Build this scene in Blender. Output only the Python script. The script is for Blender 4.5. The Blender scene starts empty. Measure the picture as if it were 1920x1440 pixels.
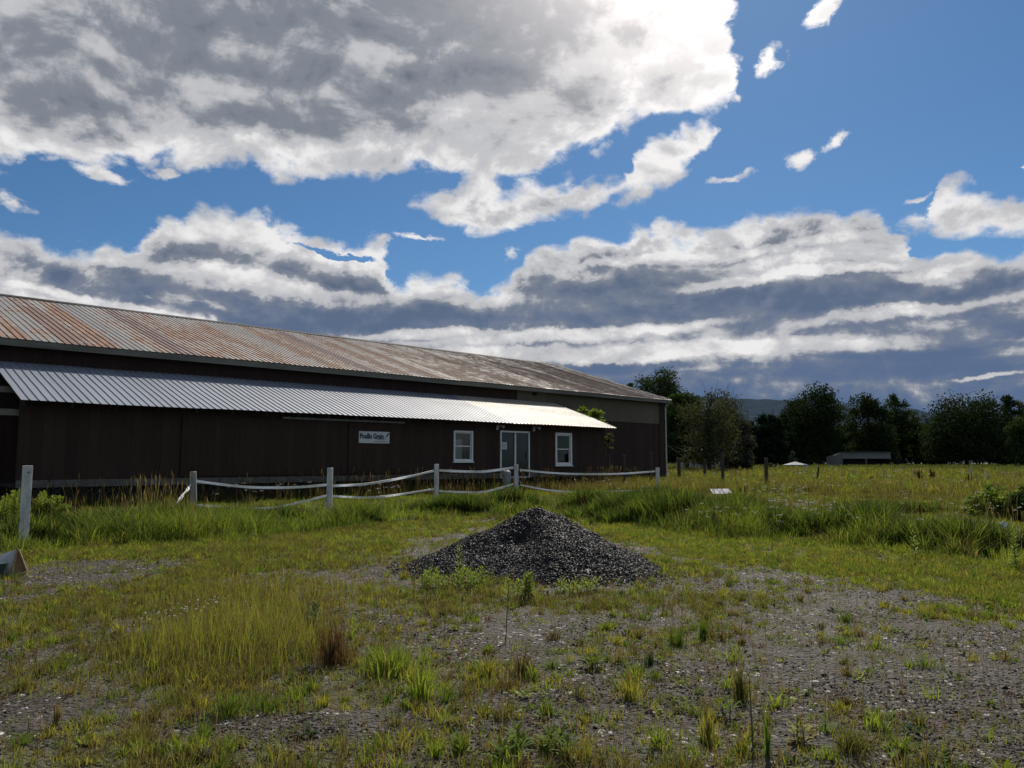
import bpy, bmesh, math, random
import numpy as np
from math import radians as R
from mathutils import Vector, Matrix

sc = bpy.context.scene
COL = sc.collection
rng = np.random.default_rng(7)
random.seed(7)

# ---------------------------------------------------------------- camera
FPX = 1450.0                       # focal length in pixels of a 1920 px wide frame
CAMZ = 1.6
PITCH = math.atan(144 / FPX)
cd = bpy.data.cameras.new('camera')
cam = bpy.data.objects.new('camera', cd)
COL.objects.link(cam)
cam.location = (0, 0, CAMZ)
cam.rotation_euler = (R(90) + PITCH, 0, 0)
cd.sensor_width = 36
cd.lens = 36 * FPX / 1920
cd.clip_start = 0.1
cd.clip_end = 12000
sc.camera = cam
CP, SP = math.cos(PITCH), math.sin(PITCH)


def ray(px, py):
    u = (px - 960) / FPX
    v = (720 - py) / FPX
    return np.array([u, CP - v * SP, SP + v * CP])


def azel(px, py):
    r = ray(px, py)
    return math.degrees(math.atan2(r[0], r[1])), math.degrees(math.atan2(r[2], math.hypot(r[0], r[1])))


# ---------------------------------------------------------------- light
SUN_EL, SUN_AZ = 43.0, 16.0        # azimuth clockwise from +Y
sd = bpy.data.lights.new('sun', 'SUN')
sd.energy = 5.0
sd.angle = R(0.6)
sd.color = (1.0, 0.93, 0.82)
sun = bpy.data.objects.new('sun', sd)
COL.objects.link(sun)
sun.rotation_euler = (R(90 - SUN_EL), 0, R(180 - SUN_AZ))
sc.view_settings.view_transform = 'Standard'
sc.view_settings.look = 'None'
sc.view_settings.exposure = 0.22
sc.view_settings.gamma = 1
sc.cycles.max_bounces = 6
sc.cycles.diffuse_bounces = 2
sc.cycles.glossy_bounces = 3
sc.cycles.transmission_bounces = 4
sc.cycles.transparent_max_bounces = 6
sc.cycles.use_adaptive_sampling = True
sc.cycles.adaptive_threshold = 0.02
sc.cycles.caustics_reflective = False
sc.cycles.caustics_refractive = False


# ---------------------------------------------------------------- node helper
class NT:
    def __init__(s, nt):
        s.nt = nt
        s.n = nt.nodes
        s.l = nt.links

    def put(s, sock, v):
        if isinstance(v, bpy.types.NodeSocket):
            s.l.new(v, sock)
        elif v is not None:
            sock.default_value = v

    def node(s, t, **k):
        n = s.n.new(t)
        for a, b in k.items():
            setattr(n, a, b)
        return n

    def m(s, op, a, b=None, c=None, clamp=False):
        n = s.node('ShaderNodeMath', operation=op, use_clamp=clamp)
        s.put(n.inputs[0], a)
        s.put(n.inputs[1], b)
        s.put(n.inputs[2], c)
        return n.outputs[0]

    def vm(s, op, a, b=None, out=0):
        n = s.node('ShaderNodeVectorMath', operation=op)
        s.put(n.inputs[0], a)
        s.put(n.inputs[1], b)
        return n.outputs['Value'] if op in ('LENGTH', 'DOT_PRODUCT') else n.outputs[0]

    def ss(s, v, a, b, lo=0.0, hi=1.0, kind='SMOOTHSTEP'):
        n = s.node('ShaderNodeMapRange', interpolation_type=kind)
        s.put(n.inputs['Value'], v)
        n.inputs['From Min'].default_value = a
        n.inputs['From Max'].default_value = b
        n.inputs['To Min'].default_value = lo
        n.inputs['To Max'].default_value = hi
        return n.outputs['Result']

    def noise(s, vec, scale, detail=4, rough=0.5, dist=0.0, lac=2.0, out=0, kind=None):
        n = s.node('ShaderNodeTexNoise')
        if kind:
            n.noise_type = kind
        s.put(n.inputs['Vector'], vec)
        n.inputs['Scale'].default_value = scale
        n.inputs['Detail'].default_value = detail
        n.inputs['Roughness'].default_value = rough
        n.inputs['Distortion'].default_value = dist
        n.inputs['Lacunarity'].default_value = lac
        return n.outputs[out]

    def mix(s, f, a, b):
        n = s.node('ShaderNodeMix', data_type='RGBA')
        s.put(n.inputs[0], f)
        s.put(n.inputs[6], (*a, 1) if isinstance(a, tuple) else a)
        s.put(n.inputs[7], (*b, 1) if isinstance(b, tuple) else b)
        return n.outputs[2]

    def xyz(s, x, y, z=0.0):
        n = s.node('ShaderNodeCombineXYZ')
        s.put(n.inputs[0], x)
        s.put(n.inputs[1], y)
        s.put(n.inputs[2], z)
        return n.outputs[0]

    def curve(s, v, pts, lo, hi):
        """float curve through pts [(x, y)], y between lo and hi"""
        n = s.node('ShaderNodeFloatCurve')
        pts = sorted(pts)
        x0, x1 = pts[0][0], pts[-1][0]
        c = n.mapping.curves[0]
        n.mapping.use_clip = False
        P = [((x - x0) / (x1 - x0), (y - lo) / (hi - lo)) for x, y in pts]
        c.points[0].location = P[0]
        c.points[1].location = P[-1]
        for p in P[1:-1]:
            q = c.points.new(*p)
        for q in c.points:
            q.handle_type = 'AUTO_CLAMPED'
        n.mapping.update()
        s.put(n.inputs['Value'], s.ss(v, x0, x1, 0, 1, 'LINEAR'))
        return s.m('MULTIPLY_ADD', n.outputs[0], hi - lo, lo)


# ---------------------------------------------------------------- world: Nishita sky with clouds
world = bpy.data.worlds.new('World')
sc.world = world
world.use_nodes = True
world.node_tree.nodes.clear()
W = NT(world.node_tree)
tc = W.node('ShaderNodeTexCoord')
D = tc.outputs['Generated']
sx = W.node('ShaderNodeSeparateXYZ')
W.put(sx.inputs[0], D)
DX, DY, DZ = sx.outputs
AZ = W.m('MULTIPLY', W.m('ARCTAN2', DX, DY), 180 / math.pi)
EL = W.m('MULTIPLY', W.m('ARCSINE', DZ), 180 / math.pi)
# cloud sheet coordinates: the direction carried onto a layer overhead
ZZ = W.m('ADD', W.m('MAXIMUM', DZ, 0.0), 0.10)
PX_, PY_ = W.m('DIVIDE', DX, ZZ), W.m('DIVIDE', DY, ZZ)
P = W.xyz(PX_, PY_, 0.0)
AZ0, EL0 = AZ, EL
AE = W.xyz(W.m('MULTIPLY', AZ, 0.1), W.m('MULTIPLY', EL, 0.14), 3.0)
AES = W.xyz(W.m('MULTIPLY', AZ, 0.1), W.m('MULTIPLY', W.m('ADD', EL, 1.1), 0.14), 3.0)
AEW = W.xyz(W.m('MULTIPLY', AZ, 0.045), W.m('MULTIPLY', EL, 0.3), 9.0)
billow = W.noise(AE, 1.5, 9, 0.60, 0.25)            # puffs
billowS = W.noise(AES, 1.5, 9, 0.60, 0.25)          # the same puffs a little towards the sun
sheet = W.noise(P, 1.1, 7, 0.58, 0.6)
streak = W.noise(AEW, 1.6, 6, 0.55, 0.4)
wob = W.m('ADD', W.m('MULTIPLY', W.m('SUBTRACT', billow, 0.5), 6.0), W.m('MULTIPLY', W.m('SUBTRACT', sheet, 0.5), 1.6))
wobE = W.m('MULTIPLY', W.m('SUBTRACT', streak, 0.5), 3.0)
wobT = W.m('MULTIPLY', W.m('SUBTRACT', billow, 0.5), 2.6)


# ragged outlines: bend the chart before the outlines are looked up
w1 = W.node('ShaderNodeSeparateXYZ')
W.put(w1.inputs[0], W.noise(AE, 1.1, 9, 0.62, 0.2, out=1))
w2 = W.node('ShaderNodeSeparateXYZ')
W.put(w2.inputs[0], W.noise(AE, 5.0, 6, 0.65, 0.4, out=1))
AZ = W.m('ADD', AZ, W.m('ADD', W.m('MULTIPLY_ADD', w1.outputs[0], 6.0, -3.0), W.m('MULTIPLY_ADD', w2.outputs[0], 2.4, -1.2)))
dw = W.m('ADD', W.m('MULTIPLY_ADD', w1.outputs[1], 3.0, -1.5), W.m('MULTIPLY_ADD', w2.outputs[1], 1.3, -0.65))
EL = W.m('ADD', EL, W.m('MULTIPLY', dw, W.ss(EL0, 1.0, 14.0, 0.45, 1.0)))


def C(pts):
    return [azel(x, y) for x, y in pts]


def top_edge(pts):      # inside below the curve, degrees
    return W.m('SUBTRACT', W.curve(AZ, C(pts), -2, 40), EL)


def bot_edge(pts):      # inside above the curve
    return W.m('SUBTRACT', EL, W.curve(AZ, C(pts), -2, 40))


def ell(px, py, rx, ry, rot=0.0):
    """signed field, 1 at the centre, 0 on the rim, negative outside"""
    a, e = azel(px, py)
    a1, e1 = azel(px + 10, py)
    a2, e2 = azel(px, py - 10)
    sx_, sy_ = rx * abs(a1 - a) / 10, ry * abs(e2 - e) / 10
    n = W.node('ShaderNodeMapping', vector_type='TEXTURE')
    W.put(n.inputs['Vector'], AEP)
    n.inputs['Location'].default_value = (a, e, 0)
    n.inputs['Rotation'].default_value = (0, 0, R(rot))
    n.inputs['Scale'].default_value = (sx_, sy_, 1)
    return W.m('SUBTRACT', 1.0, W.vm('LENGTH', n.outputs[0]))


def mx(*a):
    r = a[0]
    for b in a[1:]:
        r = W.m('MAXIMUM', r, b)
    return r


def mn(*a):
    r = a[0]
    for b in a[1:]:
        r = W.m('MINIMUM', r, b)
    return r


AEP = W.xyz(AZ, EL, 0)

# great cloud overhead, its under edge
A_ = mn(bot_edge([(-700, 420), (0, 350), (70, 318), (110, 300), (165, 306), (240, 298), (340, 312), (460, 325), (520, 330), (640, 335), (700, 322), (760, 305), (830, 332),
                  (940, 330), (1000, 325), (1060, 300), (1120, 285), (1170, 245), (1240, 215), (1300, 205), (1345, 195), (1372, 150), (1392, 100), (1410, 20), (1480, -300), (1900, -700)]),
        W.m('MULTIPLY', W.m('SUBTRACT', azel(1392, 100)[0], AZ), 1.0))
AA = mx(A_, W.m('MULTIPLY', ell(20, 375, 55, 22, -35), 1.5))
# arched cloud
B_ = mn(top_edge([(700, 460), (790, 375), (860, 362), (900, 338), (980, 343), (1060, 338), (1120, 330), (1180, 308), (1195, 262), (1225, 240), (1300, 226), (1335, 236), (1360, 330), (1500, 480)]),
        bot_edge([(700, 360), (790, 384), (830, 412), (880, 442), (935, 456), (990, 425), (1060, 405), (1140, 385), (1190, 386), (1230, 365), (1300, 310), (1340, 262), (1370, 200), (1500, 100)]))
# the bank that runs down to the horizon
Cc = top_edge([(-700, 420), (0, 425), (50, 432), (105, 462), (220, 458), (265, 425), (350, 396), (420, 398), (500, 405), (535, 432), (600, 436), (690, 440), (715, 470), (740, 512),
               (790, 500), (820, 494), (880, 520), (920, 512), (960, 490), (1000, 462), (1060, 459), (1200, 445), (1300, 428), (1440, 408), (1560, 392), (1600, 388), (1660, 400),
               (1700, 430), (1740, 468), (1790, 466), (1850, 455), (1920, 462), (2600, 440)])
Dd = mn(top_edge([(1600, 480), (1690, 415), (1745, 380), (1765, 332), (1820, 334), (1880, 350), (1920, 375), (2300, 330), (2600, 330)]),
        bot_edge([(1600, 380), (1690, 410), (1760, 430), (1850, 448), (1920, 458), (2300, 470), (2600, 500)]))
S = W.m('MULTIPLY', mx(ell(1491, 288, 30, 22), ell(1543, 266, 30, 16, 20), ell(1376, 322, 55, 11, 8), ell(1446, 122, 34, 22, 30), ell(1535, 28, 60, 24, 35),
                        ell(948, 468, 34, 26, 50), ell(1715, 369, 30, 7, 10), ell(780, 448, 60, 8, -8), ell(1918, 312, 14, 8), ell(185, 322, 75, 14, -8), ell(290, 318, 30, 12)), 1.2)
gap = W.m('MULTIPLY', mx(ell(620, 474, 130, 12, -3), ell(830, 478, 80, 14), ell(300, 563, 45, 7, -6), ell(400, 572, 45, 5), ell(880, 656, 70, 10, -3), ell(1020, 655, 60, 5),
                          ell(1100, 622, 45, 6), ell(1740, 455, 40, 12, -10), ell(1310, 748, 160, 5), ell(880, 540, 25, 6)), 3.0)
edge = mx(A_ if False else AA, B_, Cc, Dd)
wisp = W.m('MULTIPLY', W.m('SUBTRACT', W.noise(AE, 6.0, 8, 0.62, 0.5), 0.5), 1.1)


def puffs(vec, scale):
    n = W.node('ShaderNodeTexVoronoi', feature='SMOOTH_F1', voronoi_dimensions='3D')
    W.put(n.inputs['Vector'], vec)
    n.inputs['Scale'].default_value = scale
    n.inputs['Detail'].default_value = 1.0
    n.inputs['Roughness'].default_value = 0.5
    n.inputs['Smoothness'].default_value = 0.35
    return n.outputs['Distance']


wv = W.node('ShaderNodeVectorMath', operation='SCALE')
W.put(wv.inputs[0], W.noise(AE, 3.0, 4, 0.6, 0.0, out=1))
wv.inputs['Scale'].default_value = 0.22
AEV = W.vm('ADD', AE, wv.outputs[0])
pf = puffs(AEV, 3.6)
wisp = W.m('ADD', wisp, W.m('MULTIPLY', W.m('SUBTRACT', 0.70, pf), 1.8))
dens = W.m('ADD', mx(W.m('ADD', W.m('MULTIPLY', edge, 1.3), wob), W.m('ADD', W.m('MULTIPLY', S, 1.5), W.m('MULTIPLY', wob, 0.55))), wisp)
dens = W.m('SUBTRACT', dens, W.ss(W.m('ADD', gap, W.m('MULTIPLY', W.m('ADD', wobT, wobE), 1.2)), 0.0, 3.2, 0, 6))
alpha = W.ss(dens, -0.25, 1.15)
# away from the traced part of the sky: loose cumulus from noise
far = W.ss(W.m('ABSOLUTE', AZ0), 40, 58)
farsheet = W.ss(W.noise(P, 0.8, 8, 0.6, 0.3), 0.47, 0.60)
front = W.m('SUBTRACT', 1.0, W.m('MAXIMUM', far, W.ss(EL, 40, 55)))
alpha = W.m('ADD', W.m('MULTIPLY', alpha, front), W.m('MULTIPLY', farsheet, W.m('SUBTRACT', 1.0, front)))

# thickness: where the cloud bodies are deep they are grey, edges are bright
darkA = mx(ell(30, 60, 190, 110), ell(290, 125, 130, 60, 15), ell(560, 120, 170, 110, 35), ell(770, 40, 260, 60), ell(930, 120, 180, 75), ell(460, 30, 180, 70), ell(1010, 40, 160, 60),
           ell(520, 205, 150, 50, 10), ell(1080, 160, 70, 50), ell(1190, 60, 40, 22, -30), ell(120, 200, 200, 60), ell(740, 215, 70, 45))
darkB = mx(ell(1050, 372, 130, 22, 8), ell(930, 388, 70, 28, 15), ell(1250, 272, 55, 30))
darkC = mx(ell(330, 478, 300, 24, -4), ell(640, 530, 240, 20, -4), ell(120, 505, 330, 44, -3), ell(700, 588, 330, 40, -2), ell(1120, 540, 230, 40, -8), ell(1450, 445, 260, 26, 4), ell(1560, 425, 130, 28), ell(1300, 575, 500, 34, 3), ell(1760, 530, 320, 28, 4),
           ell(1060, 600, 250, 30), ell(1850, 615, 220, 26, 0), ell(1500, 700, 520, 28, 0), ell(1750, 660, 220, 12), ell(1250, 690, 350, 14), ell(1500, 800, 1500, 125), ell(1650, 560, 500, 60, 2), ell(1150, 480, 160, 14, 6), ell(420, 590, 240, 14, -8))
liteC = mx(ell(1100, 628, 260, 12, 4), ell(1250, 662, 500, 15, 1), ell(1720, 577, 240, 15, 4), ell(1870, 705, 70, 5, 3), ell(1000, 665, 260, 9, 0), ell(500, 535, 240, 22, -6), ell(250, 580, 230, 10, -8),
           ell(1840, 484, 160, 12, 4), ell(820, 630, 140, 10), ell(1500, 515, 260, 11, 3), ell(1350, 478, 300, 10, 3))
zone = W.ss(ell(430, 10, 950, 330), -0.15, 0.5)
AR = W.node('ShaderNodeMapping')
W.put(AR.inputs['Vector'], AE)
AR.inputs['Rotation'].default_value = (0, 0, R(28))
AR.inputs['Scale'].default_value = (0.55, 1.5, 1)
comb = W.noise(AR.outputs[0], 1.6, 7, 0.58, 0.5)                     # combed streaks
tA = W.m('ADD', W.m('MULTIPLY', zone, 0.42), W.m('MULTIPLY', W.ss(W.m('ADD', darkA, W.m('MULTIPLY', W.m('SUBTRACT', comb, 0.5), 1.4)), -0.8, 0.9), 0.42))
tA = W.m('ADD', tA, W.m('ADD', W.m('MULTIPLY', W.m('SUBTRACT', comb, 0.5), 0.8), W.m('MULTIPLY', W.m('SUBTRACT', W.noise(AE, 1.1, 5, 0.5, 0.3), 0.5), 0.6)))
tA = W.ss(tA, -0.05, 1.2, 0, 1, 'LINEAR')
tB = W.ss(W.m('ADD', darkB, W.m('MULTIPLY', W.m('SUBTRACT', billow, 0.5), 2.0)), -0.4, 0.9)
nz = W.m('ADD', W.m('MULTIPLY', W.m('SUBTRACT', streak, 0.5), 2.0), W.m('MULTIPLY', W.m('SUBTRACT', billow, 0.5), 1.5))
tC = W.ss(W.m('SUBTRACT', W.m('ADD', darkC, nz), W.m('MULTIPLY', W.ss(W.m('ADD', liteC, W.m('MULTIPLY', nz, 0.7)), -0.5, 0.7), 1.3)), -1.35, 1.15)
core = W.ss(dens, 0.2, 4.2)                                   # silver rim
relief = W.m('MULTIPLY', W.m('SUBTRACT', billow, billowS), 1.0)
upper = W.m('MULTIPLY', tA, W.ss(EL, 17, 19))
low = W.m('MULTIPLY', tC, W.ss(EL, 15.8, 17.2, 1, 0))
thick = mx(upper, W.m('MULTIPLY', tB, 0.62), low)
thick = W.m('MULTIPLY', thick, core)
thick = W.m('ADD', thick, W.m('MULTIPLY', relief, 1.8))
soft = W.ss(EL0, 3.0, 12.0, 0.35, 1.0)
thick = W.m('ADD', thick, W.m('MULTIPLY', W.m('MULTIPLY', W.m('SUBTRACT', 0.66, pf), 0.14), soft))
thick = W.m('ADD', thick, W.m('MULTIPLY', W.m('SUBTRACT', W.noise(AE, 4.5, 6, 0.6, 0.3), 0.5), 0.30))
thick = W.m('MAXIMUM', W.m('MINIMUM', thick, 1.15), -0.2)
ramp = W.node('ShaderNodeValToRGB')
ramp.color_ramp.interpolation = 'EASE'
cr = ramp.color_ramp.elements
cr[0].position = 0.0
cr[0].color = (0.84, 0.83, 0.83, 1)
cr[1].position = 1.0
cr[1].color = (0.115, 0.145, 0.195, 1)
e = cr.new(0.33)
e.color = (0.52, 0.525, 0.55, 1)
e = cr.new(0.66)
e.color = (0.215, 0.237, 0.280, 1)
W.put(ramp.inputs[0], W.ss(thick, -0.2, 1.1, 0, 1, 'LINEAR'))
cloud = ramp.outputs[0]
# far cloud near the horizon is bluer and darker
hz = W.ss(EL, 4.0, 19.0, 1, 0)
cloud = W.mix(W.m('MULTIPLY', W.m('MULTIPLY', hz, W.ss(thick, 0.2, 0.9)), 0.9), cloud, (0.095, 0.150, 0.275))
# glow round the sun, which stands behind the great cloud
sv = (math.sin(R(SUN_AZ)) * math.cos(R(SUN_EL)), math.cos(R(SUN_AZ)) * math.cos(R(SUN_EL)), math.sin(R(SUN_EL)))
sdn = W.vm('DOT_PRODUCT', D, sv)
glow = W.m('POWER', W.m('MAXIMUM', sdn, 0.0), 45.0)
glowb = W.m('POWER', W.m('MAXIMUM', sdn, 0.0), 400.0)
gcol = W.node('ShaderNodeVectorMath', operation='SCALE')
gcol.inputs[0].default_value = (1.0, 0.90, 0.82)
W.put(gcol.inputs['Scale'], W.m('ADD', W.m('MULTIPLY', glow, 1.9), W.m('MULTIPLY', glowb, 3.0)))
cloud = W.vm('ADD', cloud, gcol.outputs[0])

sky = W.node('ShaderNodeTexSky', sky_type='NISHITA')
sky.sun_disc = False
sky.sun_elevation = R(SUN_EL)
sky.sun_rotation = R(SUN_AZ)
sky.altitude = 200
sky.air_density = 1.0
sky.dust_density = 0.3
sky.ozone_density = 3.0
bg = W.node('ShaderNodeBackground')
tint = W.node('ShaderNodeVectorMath', operation='MULTIPLY')
W.put(tint.inputs[0], sky.outputs[0])
tint.inputs[1].default_value = (0.60, 0.90, 1.12)
W.put(bg.inputs[0], tint.outputs[0])
SKYK = 0.053
bg.inputs[1].default_value = SKYK
bgc = W.node('ShaderNodeBackground')
W.put(bgc.inputs[0], cloud)
bgc.inputs[1].default_value = 0.87
mixs = W.node('ShaderNodeMixShader')
W.put(mixs.inputs[0], W.m('MULTIPLY', alpha, W.ss(EL, -1.0, 0.0)))
W.put(mixs.inputs[1], bg.outputs[0])
W.put(mixs.inputs[2], bgc.outputs[0])
wo = W.node('ShaderNodeOutputWorld')
W.put(wo.inputs[0], mixs.outputs[0])
world.cycles.sampling_method = 'MANUAL'
world.cycles.sample_map_resolution = 512


# ---------------------------------------------------------------- object helpers
def link(o, parent=None):
    COL.objects.link(o)
    if parent is not None:
        o.parent = parent
    return o


def tag(o, label=None, cat=None, group=None, kind=None):
    for k, v in (('label', label), ('category', cat), ('group', group), ('kind', kind)):
        if v:
            o[k] = v
    return o


def empty(name, loc, rz=0.0):
    o = bpy.data.objects.new(name, None)
    o.location = loc
    o.rotation_euler = (0, 0, rz)
    o.empty_display_size = 0.3
    return link(o)


class MB:
    """collects boxes, tubes and sheets and links them as one mesh object"""
    def __init__(s):
        s.v, s.f = [], []

    def add(s, vs, fs):
        b = len(s.v)
        s.v += [tuple(v) for v in vs]
        s.f += [tuple(b + i for i in f) for f in fs]

    def box(s, a, b):
        (x0, y0, z0), (x1, y1, z1) = a, b
        s.add([(x0, y0, z0), (x1, y0, z0), (x1, y1, z0), (x0, y1, z0), (x0, y0, z1), (x1, y0, z1), (x1, y1, z1), (x0, y1, z1)],
              [(0, 3, 2, 1), (4, 5, 6, 7), (0, 1, 5, 4), (1, 2, 6, 5), (2, 3, 7, 6), (3, 0, 4, 7)])

    def tube(s, pts, rad, n=8, cap=True):
        pts = [Vector(p) for p in pts]
        if not hasattr(rad, '__len__'):
            rad = [rad] * len(pts)
        b = len(s.v)
        prev = None
        for i, p in enumerate(pts):
            t = (pts[min(i + 1, len(pts) - 1)] - pts[max(i - 1, 0)]).normalized()
            if prev is None:
                up = Vector((0, 0, 1)) if abs(t.z) < 0.9 else Vector((1, 0, 0))
                u = t.cross(up).normalized()
            else:
                u = (prev - t * prev.dot(t)).normalized()
            prev = u
            w = t.cross(u)
            for k in range(n):
                a = 2 * math.pi * k / n
                s.v.append(tuple(p + (u * math.cos(a) + w * math.sin(a)) * rad[i]))
        for i in range(len(pts) - 1):
            for k in range(n):
                k2 = (k + 1) % n
                s.f.append((b + i * n + k, b + i * n + k2, b + (i + 1) * n + k2, b + (i + 1) * n + k))
        if cap:
            s.f.append(tuple(b + k for k in reversed(range(n))))
            s.f.append(tuple(b + (len(pts) - 1) * n + k for k in range(n)))

    def build(s, name, mat, parent=None, bevel=0.0, smooth=False):
        me = bpy.data.meshes.new(name)
        me.from_pydata(s.v, [], s.f)
        me.materials.append(mat)
        if smooth:
            me.polygons.foreach_set('use_smooth', [True] * len(me.polygons))
        me.update()
        o = bpy.data.objects.new(name, me)
        link(o, parent)
        if bevel:
            m = o.modifiers.new('bevel', 'BEVEL')
            m.width = bevel
            m.segments = 2
            m.limit_method = 'ANGLE'
        return o


def np_mesh(name, V, F, mat, parent=None, col=None, smooth=False):
    """V (n,3), F (m,k) all faces of one size; col (n,3) becomes attribute 'tone'"""
    me = bpy.data.meshes.new(name)
    k = F.shape[1]
    me.vertices.add(len(V))
    me.vertices.foreach_set('co', np.ascontiguousarray(V, dtype=np.float32).ravel())
    me.loops.add(F.size)
    me.loops.foreach_set('vertex_index', np.ascontiguousarray(F, dtype=np.int32).ravel())
    me.polygons.add(len(F))
    me.polygons.foreach_set('loop_start', np.arange(0, F.size, k, dtype=np.int32))
    me.update(calc_edges=True)
    me.polygons.foreach_set('use_smooth', np.full(len(F), bool(smooth)))
    if col is not None:
        a = me.color_attributes.new('tone', 'FLOAT_COLOR', 'POINT')
        c4 = np.ones((len(V), 4), dtype=np.float32)
        c4[:, :3] = col
        a.data.foreach_set('color', c4.ravel())
    me.materials.append(mat)
    o = bpy.data.objects.new(name, me)
    return link(o, parent)


# ---------------------------------------------------------------- material helpers
def material(name):
    m = bpy.data.materials.new(name)
    m.use_nodes = True
    m.node_tree.nodes.clear()
    g = NT(m.node_tree)
    out = g.node('ShaderNodeOutputMaterial')
    b = g.node('ShaderNodeBsdfPrincipled')
    g.l.new(b.outputs[0], out.inputs[0])
    return m, g, b, out


def objc(g):
    return g.node('ShaderNodeTexCoord').outputs['Object']


def geo_pos(g):
    return g.node('ShaderNodeNewGeometry').outputs['Position']


def scaled(g, v, s):
    return g.vm('MULTIPLY', v, s)


def bump(g, b, h, strength=0.4, dist=0.02):
    n = g.node('ShaderNodeBump')
    n.inputs['Strength'].default_value = strength
    n.inputs['Distance'].default_value = dist
    g.put(n.inputs['Height'], h)
    g.l.new(n.outputs[0], b.inputs['Normal'])


def simple(name, c, rough=0.7, metal=0.0, spec=0.5, var=0.25, scale=6.0, stretch=(1, 1, 1), bmp=0.15):
    m, g, b, _ = material(name)
    v = scaled(g, objc(g), stretch)
    n = g.noise(v, scale, 6, 0.6)
    n2 = g.noise(v, scale * 7, 3, 0.6)
    f = g.m('ADD', g.m('MULTIPLY', n, 0.7), g.m('MULTIPLY', n2, 0.3))
    lo = tuple(x * (1 - var) for x in c)
    hi = tuple(min(1, x * (1 + var)) for x in c)
    g.put(b.inputs['Base Color'], g.mix(g.ss(f, 0.3, 0.7), lo, hi))
    b.inputs['Roughness'].default_value = rough
    b.inputs['Metallic'].default_value = metal
    b.inputs['Specular IOR Level'].default_value = spec
    if bmp:
        bump(g, b, f, bmp, 0.01)
    return m


def hash2(x, y, s=0):
    v = np.sin(x * 127.1 + y * 311.7 + s * 74.7) * 43758.5453
    return v - np.floor(v)


def vnoise(x, y, s=0):
    """smooth value noise, 0..1, numpy arrays"""
    xi, yi = np.floor(x), np.floor(y)
    fx, fy = x - xi, y - yi
    fx, fy = fx * fx * (3 - 2 * fx), fy * fy * (3 - 2 * fy)
    a, b = hash2(xi, yi, s), hash2(xi + 1, yi, s)
    c, d = hash2(xi, yi + 1, s), hash2(xi + 1, yi + 1, s)
    return (a * (1 - fx) + b * fx) * (1 - fy) + (c * (1 - fx) + d * fx) * fy


def fbm(x, y, s=0, o=4):
    r, a, t = 0, 1.0, 0
    for i in range(o):
        r = r + a * vnoise(x * 2 ** i, y * 2 ** i, s + i * 3.1)
        t += a
        a *= 0.5
    return r / t


def sstep(v, a, b):
    t = np.clip((v - a) / (b - a), 0, 1)
    return t * t * (3 - 2 * t)


# ---------------------------------------------------------------- terrain
def ground_h(x, y):
    x, y = np.asarray(x, float), np.asarray(y, float)
    d = np.hypot(x, y)
    h = 0.28 * sstep(d, 12, 28) + 0.34 * sstep(d, 30, 130)
    h = h + 0.05 * (fbm(x * 0.35, y * 0.35, 1, 3) - 0.5) * sstep(d, 1, 5)
    h = h + 0.35 * (fbm(x * 0.06, y * 0.06, 5, 3) - 0.5) * sstep(d, 28, 60)
    h = h + 0.045 * (fbm(x * 1.6, y * 1.6, 9, 3) - 0.5) + 0.02 * (fbm(x * 5, y * 5, 19, 2) - 0.5) * sstep(d, 16, 10)
    h = h - 1.5 * sstep(d, 260, 900)
    return h


def G(px, py):
    """ground point seen at a pixel of the 1920 px frame"""
    r = ray(px, py)
    z = 0.0
    for _ in range(12):
        t = (z - CAMZ) / r[2]
        p = r * t
        z = 0.5 * z + 0.5 * float(ground_h(p[0], p[1]))
    return float(p[0]), float(p[1])


def at(px, py, Y):
    """point seen at a pixel, at distance Y ahead"""
    r = ray(px, py)
    return tuple(float(q) for q in (r * (Y / r[1]) + np.array([0, 0, CAMZ])))


# where the open gravel ends and the meadow starts (pixel rows turned to places on the ground)
_front = [(-900, 1060), (-300, 1050), (0, 1052), (60, 1040), (130, 1035), (200, 1024), (300, 1026), (400, 1022), (480, 1018), (560, 1005), (650, 998), (720, 985), (800, 978), (900, 972),
          (1000, 975), (1150, 985), (1250, 1000), (1350, 1012), (1450, 1018), (1560, 1025), (1650, 1032), (1750, 1048), (1850, 1062), (1920, 1072), (2300, 1110), (2900, 1200)]
_fa = np.array([azel(*p)[0] for p in _front])
_fd = np.array([math.hypot(*G(*p)) for p in _front])


def meadow_edge(x, y):
    return np.interp(np.degrees(np.arctan2(x, y)), _fa, _fd)


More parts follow.
